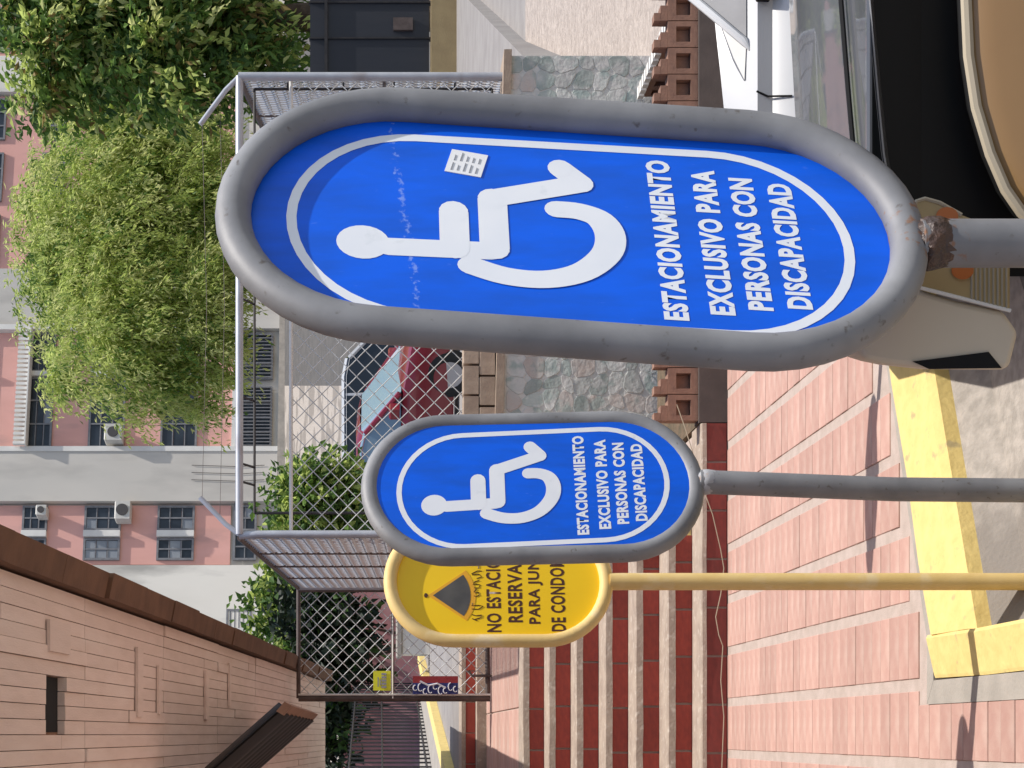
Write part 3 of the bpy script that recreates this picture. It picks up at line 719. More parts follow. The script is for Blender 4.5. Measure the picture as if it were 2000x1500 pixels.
def sign(loc, zc, Wc, Hc, rt, yaw, roll, label, plate_y, kind='blue', post_r=.033, ztop_post=None, group=None, weld=True, cat='sign', post_dx=0.0, print_roll=None, shear=0.0, print_dx=0.0, post_x=0.0, pk=1.0):
    root = empty('parking_sign', loc, label, cat, group, rz=yaw)
    C = lambda p: (rot2(p, roll)[0], rot2(p, roll)[1] + zc - loc[2])
    if print_roll is None: print_roll = roll
    Q = lambda p: (lambda q: (q[0]+print_dx, q[1] + zc - loc[2]))(rot2((p[0] + shear*(p[1]+.2), p[1]), print_roll))
    pm = M['pole'] if kind == 'blue' else M['pole_yellow']
    ring = [C(p) for p in stadium(Wc, Hc, 22)]
    MB().tube([(p[0], 0, p[1]) for p in ring], rt, 18, closed=True).build('frame', pm, root, local=True, smooth=True)
    pl = [C(p) for p in stadium(Wc, Hc, 22)]
    MB().xzprism(pl, plate_y, plate_y + .004).build('panel', M['blue'] if kind == 'blue' else M['sign_yellow'], root, local=True)
    zbot = min(p[1] for p in ring) - rt
    post = MB().tube([(post_x+post_dx, 0, -.05), (post_x+post_dx*.8, 0, zbot*.5), (post_x, 0, zbot + .012)], post_r, 16)
    post.build('post', pm, root, local=True, smooth=True)
    if kind == 'blue' and weld:
        wv = MB(); 
        wv.tube([(post_x, 0, zbot-.03), (post_x, 0, zbot-.012), (post_x,0,zbot+.002), (post_x, 0, zbot+.02)], [post_r*.96, post_r*(1.0+.10*weld), post_r*(1.0+.13*weld), post_r*.7], 24)
        rng = random.Random(3); wv.v = [(x+rng.uniform(-.002,.002), y+rng.uniform(-.002,.002), z+rng.uniform(-.004,.004)*weld) for x, y, z in wv.v]
        wv.build('weld', M['weld'] if weld is True else M['pole_rust'], root, local=True, smooth=True)
    y1 = plate_y - .0006
    def poly_part(name, polys, m, y=y1):
        b = MB()
        for q, p in enumerate(polys):
            b.xzprism([C(x) for x in p], y - .0003*q*.2, plate_y - .0002)
        return b.build(name, m, root, local=True)
    if kind == 'blue':
        k = pk; kz = Hc/.935
        S = lambda p: (p[0]*k, p[1]*kz)
        # white border line
        o1, o2 = stadium(.372*k, .785*kz, 22), stadium(.372*k, .785*kz, 22, -.0145)
        b = MB(); n_ = len(o1)
        o1 = [Q(p) for p in o1]; o2 = [Q(p) for p in o2]
        b.add([(p[0], y1, p[1]) for p in o1] + [(p[0], y1, p[1]) for p in o2], [(i, (i+1)%n_, n_+(i+1)%n_, n_+i) for i in range(n_)])
        b.build('border_line', M['white_print'], root, local=True)
        polys = [dot(S((-.044,.285)), .033*k, .037*kz, 24)]
        def thick(pts, wd):
            pts = [S(p) for p in pts]
            r = stroke(pts, wd)
            for p in pts: r.append(dot(p, wd/2, None, 14))
            return r
        polys += thick([(-.050,.25),(-.047,.108)], .034*k)
        polys += thick([(-.045,.158),(.028,.158)], .042*k)
        polys += thick([(-.042,.103),(.058,.103)], .042*k)
        polys += thick([(.059,.104),(.100,-.024)], .035*k)
        polys += thick([(.100,-.024),(.130,.004)], .036*k)
        ctl = [(-.078,.138),(-.095,.09),(-.097,.036),(-.079,-.014),(-.042,-.049),(-.004,-.058),(.028,-.046),(.042,-.018),(.044,.013)]
        P_ = []
        for a in range(len(ctl)-1):
            p0, p1, p2, p3 = ctl[max(a-1,0)], ctl[a], ctl[a+1], ctl[min(a+2, len(ctl)-1)]
            for t in range(5):
                t_ = t/5
                P_.append(tuple(.5*(2*p1[c] + (p2[c]-p0[c])*t_ + (2*p0[c]-5*p1[c]+4*p2[c]-p3[c])*t_*t_ + (3*p1[c]-p0[c]-3*p2[c]+p3[c])*t_**3) for c in (0,1)))
        P_.append(ctl[-1]); A_ = []; B_ = []
        for a, p in enumerate(P_):
            q0, q1 = P_[max(a-1,0)], P_[min(a+1,len(P_)-1)]
            dx, dz = q1[0]-q0[0], q1[1]-q0[1]; l = math.hypot(dx, dz)
            A_.append(S((p[0]-dz/l*.0165, p[1]+dx/l*.0215))); B_.append(S((p[0]+dz/l*.0165, p[1]-dx/l*.0215)))
        polys += [dot(S(p), .0165*k, .0175*kz, 16) for p in (P_[0], P_[-1])]
        b = MB()
        for q, p in enumerate(polys):
            yq = y1 - .00004*q
            b.add([(Q(x)[0], yq, Q(x)[1]) for x in p], [tuple(range(len(p)))])
        yq = y1 - .0008
        pa_ = [Q(x) for x in A_]; pb_ = [Q(x) for x in B_]; nn = len(pa_)
        b.add([(p[0], yq, p[1]) for p in pa_] + [(p[0], yq, p[1]) for p in pb_], [(t, t+1, nn+t+1, nn+t) for t in range(nn-1)])
        b.build('wheelchair_symbol', M['white_print'], root, local=True)
        for t, z, wd in (('ESTACIONAMIENTO', -.136, .318), ('EXCLUSIVO PARA', -.199, .288), ('PERSONAS CON', -.251, .262), ('DISCAPACIDAD', -.304, .248)):
            o = lettering(t, 0, z*kz, wd*k, .0345*kz, y1, M['white_print'], root, bold=.046)
            for v in o.data.vertices: q = Q((v.co.x, v.co.z)); v.co.x = q[0]; v.co.z = q[1]
    else:
        # fan emblem, script line and block letters
        ap = (-.045, .205)
        fan = [ap] + [(ap[0]+.118*math.cos(a), ap[1]+.118*math.sin(a)) for a in [math.radians(-126+72*q/10) for q in range(11)]]
        fan_o = [(ap[0], ap[1]+.016)] + [(ap[0]+.134*math.cos(a), ap[1]+.134*math.sin(a)) for a in [math.radians(-129+78*q/10) for q in range(11)]]
        b = MB().xzprism([C(p) for p in fan_o], y1-.0004, plate_y-.0002); b.build('emblem_edge', M['print_amber'], root, local=True)
        b = MB().xzprism([C(p) for p in fan], y1-.001, plate_y-.0002); b.build('emblem', M['print_grey'], root, local=True)
        b = MB().xzprism([C(p) for p in dot((ap[0], ap[1]+.022), .008, .006, 8)], y1-.001, plate_y-.0002); b.build('emblem_tip', M['print_dark'], root, local=True)
        b = MB()
        for q, (x0, amp) in enumerate(((-.13,.016),(-.095,.019),(-.05,.009),(-.02,.012),(.015,.017),(.05,.009),(.08,.009),(.11,.009))):
            pts = [(x0+.016*t/5*1.2 + .004*math.sin(t*2+q), .068 + amp*math.sin(t*1.3 + q*.8)) for t in range(7)]
            b.tube([(C(p)[0], y1, C(p)[1]) for p in pts], .0016, 4)
        b.build('script_line', M['print_dark'], root, local=True)
        for t, z, wd in (('NO ESTACIONAR', .015, .335), ('RESERVADO', -.052, .27), ('PARA JUNTA', -.117, .28), ('DE CONDOMINIO', -.186, .33)):
            o = lettering(t, 0, z, wd, .046, y1, M['print_dark'], root, bold=.028, roll=roll)
            for v in o.data.vertices: v.co.z += zc - loc[2]
    return root, C, y1

def add_mask(m, kind, a, b, colr):
    n = m.node_tree; N = n.nodes; L = n.links; bs = N['Principled BSDF']
    src = bs.inputs['Base Color'].links[0].from_socket
    tc = N.new('ShaderNodeTexCoord')
    nz = N.new('ShaderNodeTexNoise'); nz.inputs['Scale'].default_value = 70 if kind == 'rust' else 110; nz.inputs['Detail'].default_value = 6
    L.new(tc.outputs['Object'], nz.inputs['Vector'])
    if kind == 'rust':
        vm = N.new('ShaderNodeVectorMath'); vm.operation = 'DISTANCE'; vm.inputs[1].default_value = a
        L.new(tc.outputs['Object'], vm.inputs[0]); dist = vm.outputs['Value']
    else:
        vm = N.new('ShaderNodeVectorMath'); vm.operation = 'DOT_PRODUCT'; vm.inputs[1].default_value = (a[0], 0, a[1])
        L.new(tc.outputs['Object'], vm.inputs[0])
        ad = N.new('ShaderNodeMath'); ad.operation = 'SUBTRACT'; ad.inputs[1].default_value = a[2]; L.new(vm.outputs['Value'], ad.inputs[0])
        ab = N.new('ShaderNodeMath'); ab.operation = 'ABSOLUTE'; L.new(ad.outputs[0], ab.inputs[0]); dist = ab.outputs[0]
    mr = N.new('ShaderNodeMapRange'); mr.inputs[1].default_value = 0; mr.inputs[2].default_value = b
    mr.inputs[3].default_value = .72 if kind == 'rust' else .56; mr.inputs[4].default_value = .2; L.new(dist, mr.inputs[0])
    su = N.new('ShaderNodeMath'); su.operation = 'ADD'; L.new(mr.outputs[0], su.inputs[0]); L.new(nz.outputs[0], su.inputs[1])
    th = N.new('ShaderNodeMapRange'); th.inputs[1].default_value = 1.03; th.inputs[2].default_value = 1.16; th.inputs[3].default_value = 0; th.inputs[4].default_value = .85 if kind == 'rust' else .55
    L.new(su.outputs[0], th.inputs[0])
    mx = N.new('ShaderNodeMix'); mx.data_type = 'RGBA'; L.new(th.outputs[0], mx.inputs[0]); L.new(src, mx.inputs[6]); mx.inputs[7].default_value = (*colr, 1)
    L.new(mx.outputs[2], bs.inputs['Base Color'])
D1 = 2.38
lg, C1, yy1 = sign((PX(1066, D1), D1, -.02), PZ(1110, D1), .446, .949, .0255, math.radians(31), math.radians(-5.6),
     'large blue wheelchair parking sign nearest the camera, with a small white sticker', .010, group='blue disabled parking signs',
     print_roll=math.radians(.1), shear=.085, print_dx=-.026, post_x=-.042)
zw = min(v.co.z for o in lg.children if o.name.startswith('frame') for v in o.data.vertices)
mpr = M['pole'].copy(); mpr.name = 'pole_weld_rust'; add_mask(mpr, 'rust', (-.03, 0, zw), .10, (.26,.115,.045))
mbs = M['blue'].copy(); mbs.name = 'blue_scuffed'; add_mask(mbs, 'streak', (-.10, 1.0, PZ(1110, D1)+.02+.228), .020, (.30,.42,.82))
for o in lg.children:
    if o.name.startswith(('frame', 'post')): o.data.materials[0] = mpr
    if o.name.startswith('panel'): o.data.materials[0] = mbs
# sticker on the large sign
stk = MB(); 
sc_c = (.118, .152); aa = math.radians(-9)
q = [C1((sc_c[0]+rot2(p, aa)[0], sc_c[1]+rot2(p, aa)[1])) for p in ((-.024,-.027),(.024,-.027),(.024,.027),(-.024,.027))]
sticker = MB().xzprism(q, yy1-.0008, yy1+.0005).build('sticker', M['paper'], lg, local=True)
pt = MB()
for r in range(5):
    for a_ in range(2):
        p0 = (-.020+a_*.021+random.uniform(0,.002), .018-r*.009); p1 = (p0[0]+random.uniform(.010,.018), p0[1]+.0013)
        qq = [C1((sc_c[0]+rot2(p, aa)[0], sc_c[1]+rot2(p, aa)[1])) for p in (p0,(p1[0],p0[1]),p1,(p0[0],p1[1]))]
        pt.xzprism(qq, yy1-.0018, yy1-.001)
pt.build('print', M['ink'], sticker, local=True)
# rust stain sleeve where the post meets the frame
D2 = 4.6
sign((PX(548, D2), D2, -.02), PZ(1040, D2), .424, .884, .0255, math.radians(24), math.radians(1.5),
     'smaller blue wheelchair parking sign between the yellow sign and the large blue one', -.018, group='blue disabled parking signs', weld=.3,
     print_roll=math.radians(.2), shear=-.05, pk=.985, post_x=.018, post_dx=-.03)
D3 = 5.30
sign((PX(364, D3), D3, -.14), PZ(973, D3), .395, .678, .021, math.radians(17), math.radians(0),
     'yellow no parking sign with black letters and a fan emblem', .004, kind='yellow', post_r=.027, post_dx=.0)
sign((1.74, 6.33, -.01), 1.66, .40, .84, .028, math.radians(7), 0,
     'blue wheelchair parking sign standing on the pavement hidden behind the largest sign', -.01, group='blue disabled parking signs', weld=False, post_r=.022)

# ------------------------------------------------------------------ cars
def loft(b, secs, mi=0, capends=True):
    n = len(secs[0]); base = len(b.v)
    for s in secs: b.v += [tuple(p) for p in s]
    for i in range(len(secs)-1):
        for k in range(n):
            b.f.append((base+i*n+k, base+i*n+(k+1)%n, base+(i+1)*n+(k+1)%n, base+(i+1)*n+k)); b.mi.append(mi)
    if capends:
        b.f.append(tuple(base+k for k in range(n))); b.mi.append(mi)
        b.f.append(tuple(base+(len(secs)-1)*n+k for k in range(n))); b.mi.append(mi)
def car(loc, yaw, label, paint_m, glass, L=4.1, Wd=1.68, Ht=1.42, style='sedan', name='parked_car', group='parked cars', scale=1.0):
    root = empty(name, loc, label, 'car', group, rz=yaw)
    hw = Wd/2; z0 = .24
    # stations: x (front is +x), shoulder height, half width
    sh_ = [(-L/2, .62, .80), (-L/2+.08, .86, .90), (-L/2+.45, .93, .97), (-L*.18, .92, 1.0), (L*.10, .90, 1.0), (L*.22, .89, .99), (L*.40, .78, .95), (L/2-.08, .66, .86), (L/2, .52, .74)]
    b = MB(); secs = []
    for x, zs, f in sh_:
        a = hw*f
        secs.append([(x,-a*.92,z0),(x,-a,z0+.12),(x,-a,zs-.16),(x,-a*.95,zs-.03),(x,-a*.80,zs),(x,0,zs+.03),(x,a*.80,zs),(x,a*.95,zs-.03),(x,a,zs-.16),(x,a,z0+.12),(x,a*.92,z0)])
    loft(b, secs); b.build('body', paint_m, root, local=True, smooth=True)
    if style == 'sedan': cs = [(-L*.36, .90, .90), (-L*.22, Ht-.05, .74), (-L*.12, Ht, .74), (.02*L, Ht-.01, .74), (L*.08, Ht-.06, .75), (L*.24, .88, .90)]
    else: cs = [(-L*.47, .92, .93), (-L*.44, Ht-.06, .80), (-L*.38, Ht, .78), (.02*L, Ht, .78), (L*.08, Ht-.05, .78), (L*.24, .88, .90)]
    g = MB(); secs = []
    for x, z, f in cs:
        a = hw*f; zb_ = .88
        secs.append([(x,-hw*.92,zb_),(x,-a,z-.05 if z > 1 else z),(x,-a*.85,z),(x,a*.85,z),(x,a,z-.05 if z > 1 else z),(x,hw*.92,zb_)])
    loft(g, secs); g.build('glasshouse', glass, root, local=True, smooth=False)
    r = MB(); secs = []
    for x, z, f in cs[1:-1]:
        a = hw*f
        secs.append([(x,-a-.008,z-.065),(x,-a*.86,z+.008),(x,0,z+.022),(x,a*.86,z+.008),(x,a+.008,z-.065)])
    n = 5; base_ = 0
    for s in secs: r.v += s
    for i in range(len(secs)-1):
        for k in range(n-1): r.f.append((i*n+k, i*n+k+1, (i+1)*n+k+1, (i+1)*n+k)); r.mi.append(0)
    r.build('roof', paint_m, root, local=True, smooth=True)
    for s in (-1, 1):
        def pil(c0, c1, wdt=.035):
            MB().tube([(c0[0], s*hw*.925, .90), (c1[0], s*(hw*c1[2]+.004), c1[1]-.055)], wdt, 6).build('pillar', paint_m, root, local=True, smooth=True)
        pil((cs[-1][0]-.02,), cs[-2]); pil((cs[0][0]+.05,), cs[1], .05)
        xm = -.04*L; MB().tube([(xm, s*hw*.925, .90), (xm, s*(hw*.745+.004), Ht-.06)], .032, 6).build('pillar', paint_m, root, local=True, smooth=True)
        MB().cbox(L*.17, L*.205, s*hw-.02 if s > 0 else s*hw-.17, s*hw+.17 if s > 0 else s*hw+.02, .90, 1.03, .02).build('wing_mirror', paint_m, root, local=True)
        for x in (L*.30, -L*.31):
            t = MB(); yy = s*(hw-.09)
            t.tube([(x+.30*math.cos(a), yy, .30+.30*math.sin(a)*.999) for a in [2*PI*q/20 for q in range(20)]], .0, 4) if False else None
            ring = [(x+.225*math.cos(2*PI*q/20), yy, .30+.225*math.sin(2*PI*q/20)) for q in range(20)]
            t.tube(ring, .08, 8, closed=True); w_ = t.build('tyre', M['tyre'], root, local=True, smooth=True)
            MB().disc((x, 0, .30), .19, yy+s*.05, yy-s*.05, 16).build('rim', M['rim'], w_, local=True)
        MB().box(L/2-.14, L/2-.015, s*hw*.62-.13, s*hw*.62+.13, .55, .68).build('headlight', M['lamp_glass'], root, local=True)
        MB().box(-L/2+.0, -L/2+.06, s*hw*.68-.12, s*hw*.68+.12, .66, .84).build('tail_light', M['tail_glass'], root, local=True)
    root.scale = (scale,)*3
    return root
car((3.85, 21.6, .75), math.radians(-34), 'dark red parked car with pale blue windscreen behind the wire fence', M['car_red'], M['glass_sky'], style='hatch', L=3.7)
car((5.15, 24.9, .75), math.radians(-8), 'silver parked car with dark windows behind the dark red car', M['car_silver'], M['glass_dark'], Ht=1.68, style='hatch', L=4.3)
pt_ = empty('planter_box', (PX(280,24), 24, 1.18), 'pale concrete planter box standing behind the wire gate', 'planter')
MB().cbox(PX(222,24), PX(345,24), 24, 24.5, 1.18, PZ(776,24)-.06, .02).build('box', M['cream'], pt_)
MB().cbox(PX(217,24), PX(350,24), 23.96, 24.54, PZ(776,24)-.058, PZ(774,24), .015).build('rim', M['concrete'], pt_)

# white car at the right, low in front of the parapet
wc = empty('parked_car', (2.9, 5.6, -.3), 'white parked car with a small triangular side window at the right edge', 'car', 'parked cars')
Yw = 4.6
def wz(v): return PZ(v, Yw)
def wx(u): return PX(u, Yw)
# side body: lower panel with shoulder, hood top falling to the left
body = MB(); secs = []
xs = [wx(1180), wx(1230), wx(1300), wx(1380), wx(1500), wx(1900), wx(2300)]
tops = [wz(1475), wz(1440), wz(1430), wz(1422), wz(1409), wz(1330), wz(1330)]
for x, zt_ in zip(xs, tops):
    zs = min(wz(1462), zt_ - .006)
    secs.append([(x, Yw+.03, -.05), (x, Yw-.07, .2), (x, Yw-.078, min(wz(1580), zs-.1)), (x, Yw-.07, min(wz(1546), zs-.08)), (x, Yw-.018, min(wz(1506), zs-.05)), (x, Yw-.022, min(wz(1476), zs-.015)), (x, Yw+.02, zs),
                 (x, Yw+.10, zt_), (x, Yw+1.4, min(zt_-.03, PZ(1440, Yw+1.4))), (x, Yw+1.6, .4), (x, Yw+1.62, .2)])
loft(body, secs); body.build('body', M['car_white'], wc, smooth=True)
# triangular quarter window, slanted pillar, side glass
def on(u, v, out=.0):
    f = max(0, min(2, (1462 - v)/55)); return (wx(u), Yw + .02 + .08*f - out - .004, PZ(v, Yw))
MB().add([on(1350,1457.5), on(1414,1460), on(1476,1419), on(1400,1440), on(1350,1457.5,-.03), on(1414,1460,-.03), on(1476,1419,-.03), on(1400,1440,-.03)],
         [(0,1,2,3),(7,6,5,4),(0,4,5,1),(1,5,6,2),(2,6,7,3),(3,7,4,0)]).build('quarter_window', M['quarter_glass'], wc)
MB().tube([on(1405,1466,.006), on(1424,1456,.008), on(1502,1402,.010), on(1560,1362,.010)], [.003, .0115, .0115, .0115], 8).build('pillar', M['car_white'], wc, smooth=True)
MB().add([on(1430,1460,.002), on(1700,1460,.002), on(1700,1366,.002), on(1545,1376,.002)], [(0,1,2,3)]).build('side_glass', M['win_frame'], wc)
MB().tube([(wx(1316), Yw-.022, wz(1474)), (wx(1306), Yw-.022, wz(1496)), (wx(1296), Yw-.062, wz(1536))], .003, 4).build('door_gap', M['rubber'], wc)
MB().cbox(wx(1490), wx(1540), Yw-.06, Yw-.02, wz(1498), wz(1470), .006).build('door_handle', M['rubber'], wc)
for x in (wx(1420), wx(2050)):
    ring = [(x+.23*math.cos(2*PI*q/20), Yw+.07, .11+.23*math.sin(2*PI*q/20)) for q in range(20)]
    t_ = MB().tube(ring, .085, 8, closed=True).build('tyre', M['tyre'], wc, smooth=True)
    MB().disc((x, 0, .11), .2, Yw+.0, Yw+.1, 16).build('rim', M['rim'], t_)
# black and tan car nearest, lower right corner
bc_ = empty('parked_car', (2.2, 3.0, -.3), 'black and tan parked car with a beige wing mirror in the lower right corner', 'car', 'parked cars')
rf = MB(); secs = []
def rp(u, v, Y): return (PX(u, Y), Y, PZ(v, Y))
cols = [(1050, 70), (1110, 44), (1200, 28), (1320, 16), (1420, 7), (1500, 0), (1900, -6), (2600, -6)]
for u, dv in cols:
    secs.append([rp(u,1700+dv,2.56), rp(u,1690+dv,2.60), rp(u,1676+dv*.9,2.66), rp(u,1655+dv*.9,2.74), rp(u,1612+dv*.8,2.86), rp(u,1566+dv*.7,3.02), rp(u,1541+dv*.6,3.20), rp(u,1560+dv*.6,3.42), rp(u,1600,3.44), rp(u,1760+dv,2.9)])
loft(rf, secs); rf.build('roof', M['car_black'], bc_, smooth=True)
# dark drip line along the roof
dl = [rp(u, 1645+dv*.9+v2, 2.752) for (u, dv), v2 in zip(cols, (0,)*8)]
MB().tube([(p[0], p[1]-.006, p[2]+.004) for p in dl], .0042, 6).build('roof_groove', M['rubber'], bc_)
# dark window sheet and lower door
wd_ = MB(); secs = []
for u, dv in [(960, 0), (1100, 0), (1300, 0), (1500, 0), (1900, 0), (2600, 0)]:
    secs.append([rp(u, 1695, 2.585), rp(u, 1800, 2.60), rp(u, 2080, 2.62), rp(u, 2080, 2.80), rp(u, 1695, 2.72)])
loft(wd_, secs); wd_.build('side_window', M['rubber'], bc_)
dv_pts = [(1030,2060),(1060,2020),(1085,1993),(1130,1962),(1200,1932),(1290,1905),(1390,1890),(1500,1885),(1620,1890),(1800,1915),(2000,1960),(2300,2000)]
door = MB(); secs = []
for (u, v) in dv_pts:
    secs.append([rp(u+8, v+6, 2.53), rp(u+4, v+60, 2.505), rp(u, 2250, 2.48), (PX(u,2.48), 2.5, -.02), (PX(u,2.48), 3.6, -.02), rp(u, 2250, 2.75), rp(u+8, v+12, 2.58)])
loft(door, secs); door.build('door', M['car_tan'], bc_, smooth=True)
MB().tube([rp(u, v+2, 2.528) for u, v in dv_pts], .0085, 8).build('door_trim', M['trim_beige'], bc_, smooth=True)
MB().tube([(PX(1640,2.5), 2.499, PZ(1905,2.5)), (PX(1640,2.5), 2.478, PZ(2250,2.5)), (PX(1640,2.48), 2.47, .1)], .003, 4).build('door_seam', M['rubber'], bc_)
MB().tube([rp(u, v-9, 2.575) for u, v in dv_pts], .006, 6).build('window_seal', M['rubber'], bc_, smooth=True)
MB().tube([rp(u, 1697, 2.577) for u in (1100, 1300, 1500, 1900, 2600)], .005, 6).build('window_seal', M['car_black'], bc_, smooth=True)
for x in (1.55, 3.9):
    ring = [(x+.23*math.cos(2*PI*q/20), 2.56, .10+.23*math.sin(2*PI*q/20)) for q in range(20)]
    tt_ = MB().tube(ring, .085, 8, closed=True).build('tyre', M['tyre'], bc_, smooth=True)
    MB().disc((x, 0, .10), .2, 2.49, 2.6, 16).build('rim', M['rim'], tt_)
mz = 2.47
def mp(u, v, Y=mz): return (PX(u, Y), Y, PZ(v, Y))
sh = MB()
front = [mp(u, v) for u, v in ((838,1668),(905,1700),(935,1795),(912,1870),(893,1962),(868,1979),(850,1991),(782,1974),(778,1960),(779,1820),(788,1735),(797,1690),(817,1674))]
back = [(p[0]*(mz+.16)/mz - .0*i + .006, p[1]+.16, p[2]-.012) for i, p in enumerate(front)]
n = len(front)
mid = [(a[0]*(mz+.05)/mz, a[1]+.05, a[2]) for a in front]
sh.add(front+mid+back, [tuple(range(n)), tuple(range(3*n-1, 2*n-1, -1))] + [(i, (i+1)%n, n+(i+1)%n, n+i) for i in range(n)] + [(n+i, n+(i+1)%n, 2*n+(i+1)%n, 2*n+i) for i in range(n)])
mirror = sh.build('wing_mirror', M['mirror_shell'], bc_, smooth=True)
bv = mirror.modifiers.new('bevel', 'BEVEL'); bv.width = .009; bv.segments = 3; bv.limit_method = 'ANGLE'; bv.angle_limit = math.radians(35)
so_ = [(794,1782),(813,1931),(781,1957),(779,1815)]
slot_shade = MB().add([mp(u,v,mz-.004) for u, v in so_] + [mp(u,v,mz+.01) for u, v in so_], [(0,1,2,3),(7,6,5,4),(0,4,5,1),(1,5,6,2),(2,6,7,3),(3,7,4,0)])
slot_shade.build('slot_shade', M['void_shade'], mirror)  # black block on the shell, painted as a recess in shade
gl = MB(); yl = mz - .004
outline = [(938,1798),(980,1790),(1050,1776),(1085,1778),(1107,1790),(1112,1806),(1104,1835),(1080,1878),(1060,1930),(1000,1972),(893,1972)]
gl.add([mp(u, v, yl) for u, v in outline] + [mp(u, v, yl+.05) for u, v in outline], [tuple(range(11)), tuple(range(21,10,-1))] + [(i,(i+1)%11,11+(i+1)%11,11+i) for i in range(11)])
lens = gl.build('mirror_lens', M['mirror_lens'], bc_)
rb = MB()
for k in range(9):
    v = 1898 + k*8.5
    rb.tube([mp(893+ (1972-v)*.27, v, yl-.001), mp(1060 - (v-1898)*.8, v, yl-.001)], .0016, 4)
rb.build('lens_ribs', M['trim_beige'], lens)
MB().tube([mp(938,1797,yl), mp(893,1974,yl)], .003, 5).build('lens_edge', M['trim_white'], lens)
MB().tube([mp(u,v,yl) for u, v in ((1050,1776),(1085,1778),(1107,1790),(1112,1806),(1104,1835),(1080,1878))], .003, 5).build('lens_edge', M['trim_beige'], lens)
for (u, v) in ((972, 1880), (1078, 1850)):
    MB().add([mp(u+18*math.cos(a), v+22*math.sin(a), yl-.003) for a in [2*PI*q/14 for q in range(14)]] + [mp(u+18*math.cos(a), v+22*math.sin(a), yl+.002) for a in [2*PI*q/14 for q in range(14)]],
             [tuple(range(14)), tuple(range(27,13,-1))] + [(i,(i+1)%14,14+(i+1)%14,14+i) for i in range(14)]).build('amber_reflection', M['amber'], lens)  # amber lights reflected in the glass, added as coloured discs

# thin loose cable lying along the bottom riser
cpts = [(1322,790),(1338,835),(1352,880),(1372,950),(1392,1005),(1408,1075),(1414,1110),(1408,1160),(1398,1205),(1404,1240),(1412,1262),(1408,1330),(1414,1400),(1410,1500)]
tag(MB().tube([(PX(1500-y, 9.19), 9.19 + (0 if x > 1362 else .0), max(.006, PZ(x, 9.19))) for x, y in cpts], .0028, 5).build('loose_cable', M['trim_beige'], None), 'thin pale cable hanging loose across the lowest dark red riser', 'cable')

# ------------------------------------------------------------------ far building
YB = 62.0
def bx(u): return PX(u, YB)
def bzv(v): return PZ(v, YB)
BYAW = math.radians(14)
bd = empty('apartment_building', (bx(700), YB, 5), 'long pink and cream apartment block with rows of dark windows far behind', 'building', rz=BYAW)
MB().box(bx(-250), bx(1900), YB, YB+12, 4.5, bzv(-420)).build('wall', M['grey_plaster'], bd)
def slab(name, u0, u1, v0, v1, m, out, parent=bd):
    return MB().box(bx(u0), bx(u1), YB-out, YB+.02, bzv(v1), bzv(v0)).build(name, M[m], parent)
slab('panel', 614, 862, -400, 458, 'pink_plaster', .10); slab('panel', 378, 498, -400, 456, 'pink_plaster', .10)
slab('panel', 1000, 1392, -400, 452, 'pink_plaster', .10); slab('panel', -240, 200, -400, 452, 'pink_plaster', .10)
slab('panel', 204, 376, -400, 545, 'cream', .16); slab('column', 502, 610, -400, 560, 'grey_plaster', .35)
slab('column', 866, 996, -400, 560, 'grey_plaster', .30); slab('column', 1396, 1480, -400, 560, 'cream', .3)
slab('panel', 1484, 1880, -400, 452, 'pink_plaster', .10)
slab('trim', 604, 614, -400, 555, 'trim_white', .40); slab('trim', 861, 872, -400, 470, 'trim_white', .40)
slab('trim', 614, 861, 454, 466, 'trim_white', .2); slab('trim', 240, 250, -400, 520, 'trim_white', .2)
slab('plinth', 500, 1900, 545, 570, 'concrete', .6)
def window(u0, u1, v0, v1, nu=3, nv=2, pm='pane', bars=0, frame=4.0):
    f = MB(); d0, d1 = YB-.19, YB-.08
    fw = frame
    f.box(bx(u0), bx(u1), d0, d1, bzv(v0+fw), bzv(v0)); f.box(bx(u0), bx(u1), d0, d1, bzv(v1), bzv(v1-fw))
    f.box(bx(u0), bx(u0+fw), d0+.003, d1, bzv(v1-fw), bzv(v0+fw)); f.box(bx(u1-fw), bx(u1), d0+.003, d1, bzv(v1-fw), bzv(v0+fw))
    for k in range(1, nu):
        uc = u0 + (u1-u0)*k/nu; f.box(bx(uc-1.5), bx(uc+1.5), d0+.006, d1, bzv(v1-fw), bzv(v0+fw))
    for k in range(1, nv):
        vc = v0 + (v1-v0)*k/nv; f.box(bx(u0+fw), bx(u1-fw), d0+.02, d1, bzv(vc+1), bzv(vc-1))
    for k in range(bars):
        uc = u0 + (u1-u0)*(k+.5)/bars; f.box(bx(uc-.8), bx(uc+.8), d0-.06, d0-.02, bzv(v1-2), bzv(v0+2))
    w_ = f.build('window', M['win_frame'], bd)
    for k in range(nu):
        for j in range(nv):
            a, b = u0+fw+(u1-u0-2*fw)*k/nu, u0+fw+(u1-u0-2*fw)*(k+1)/nu
            c, e_ = v0+fw+(v1-v0-2*fw)*j/nv, v0+fw+(v1-v0-2*fw)*(j+1)/nv
            m_ = pm if random.random() > .1 else 'pane_pale'
            MB().box(bx(a+.7), bx(b-.7), YB-.15, YB-.13, bzv(e_-.5), bzv(c+.5)).build('pane', M[m_], w_)
    return w_
for (v0, v1) in ((-90,-20), (57,105), (176,246), (316,387)):
    window(616, 765, v0, v1, 3, 3); window(776, 859, v0, v1, 2, 3)
    slab('mullion', 766, 775, v0, v1, 'trim_white', .3)
    window(386, 430, v0+ (0), v1, 2, 3, 'pane_pale' if v0 == 176 else 'pane'); window(446, 496, v0, v1, 2, 3)
    slab('mullion', 432, 444, v0, v1, 'trim_white', .3)
    for (a, b) in ((1010,1120), (1150,1260), (1290,1385), (1500,1600), (-40,60), (80,190)): window(a, b, v0, v1, 3, 2)
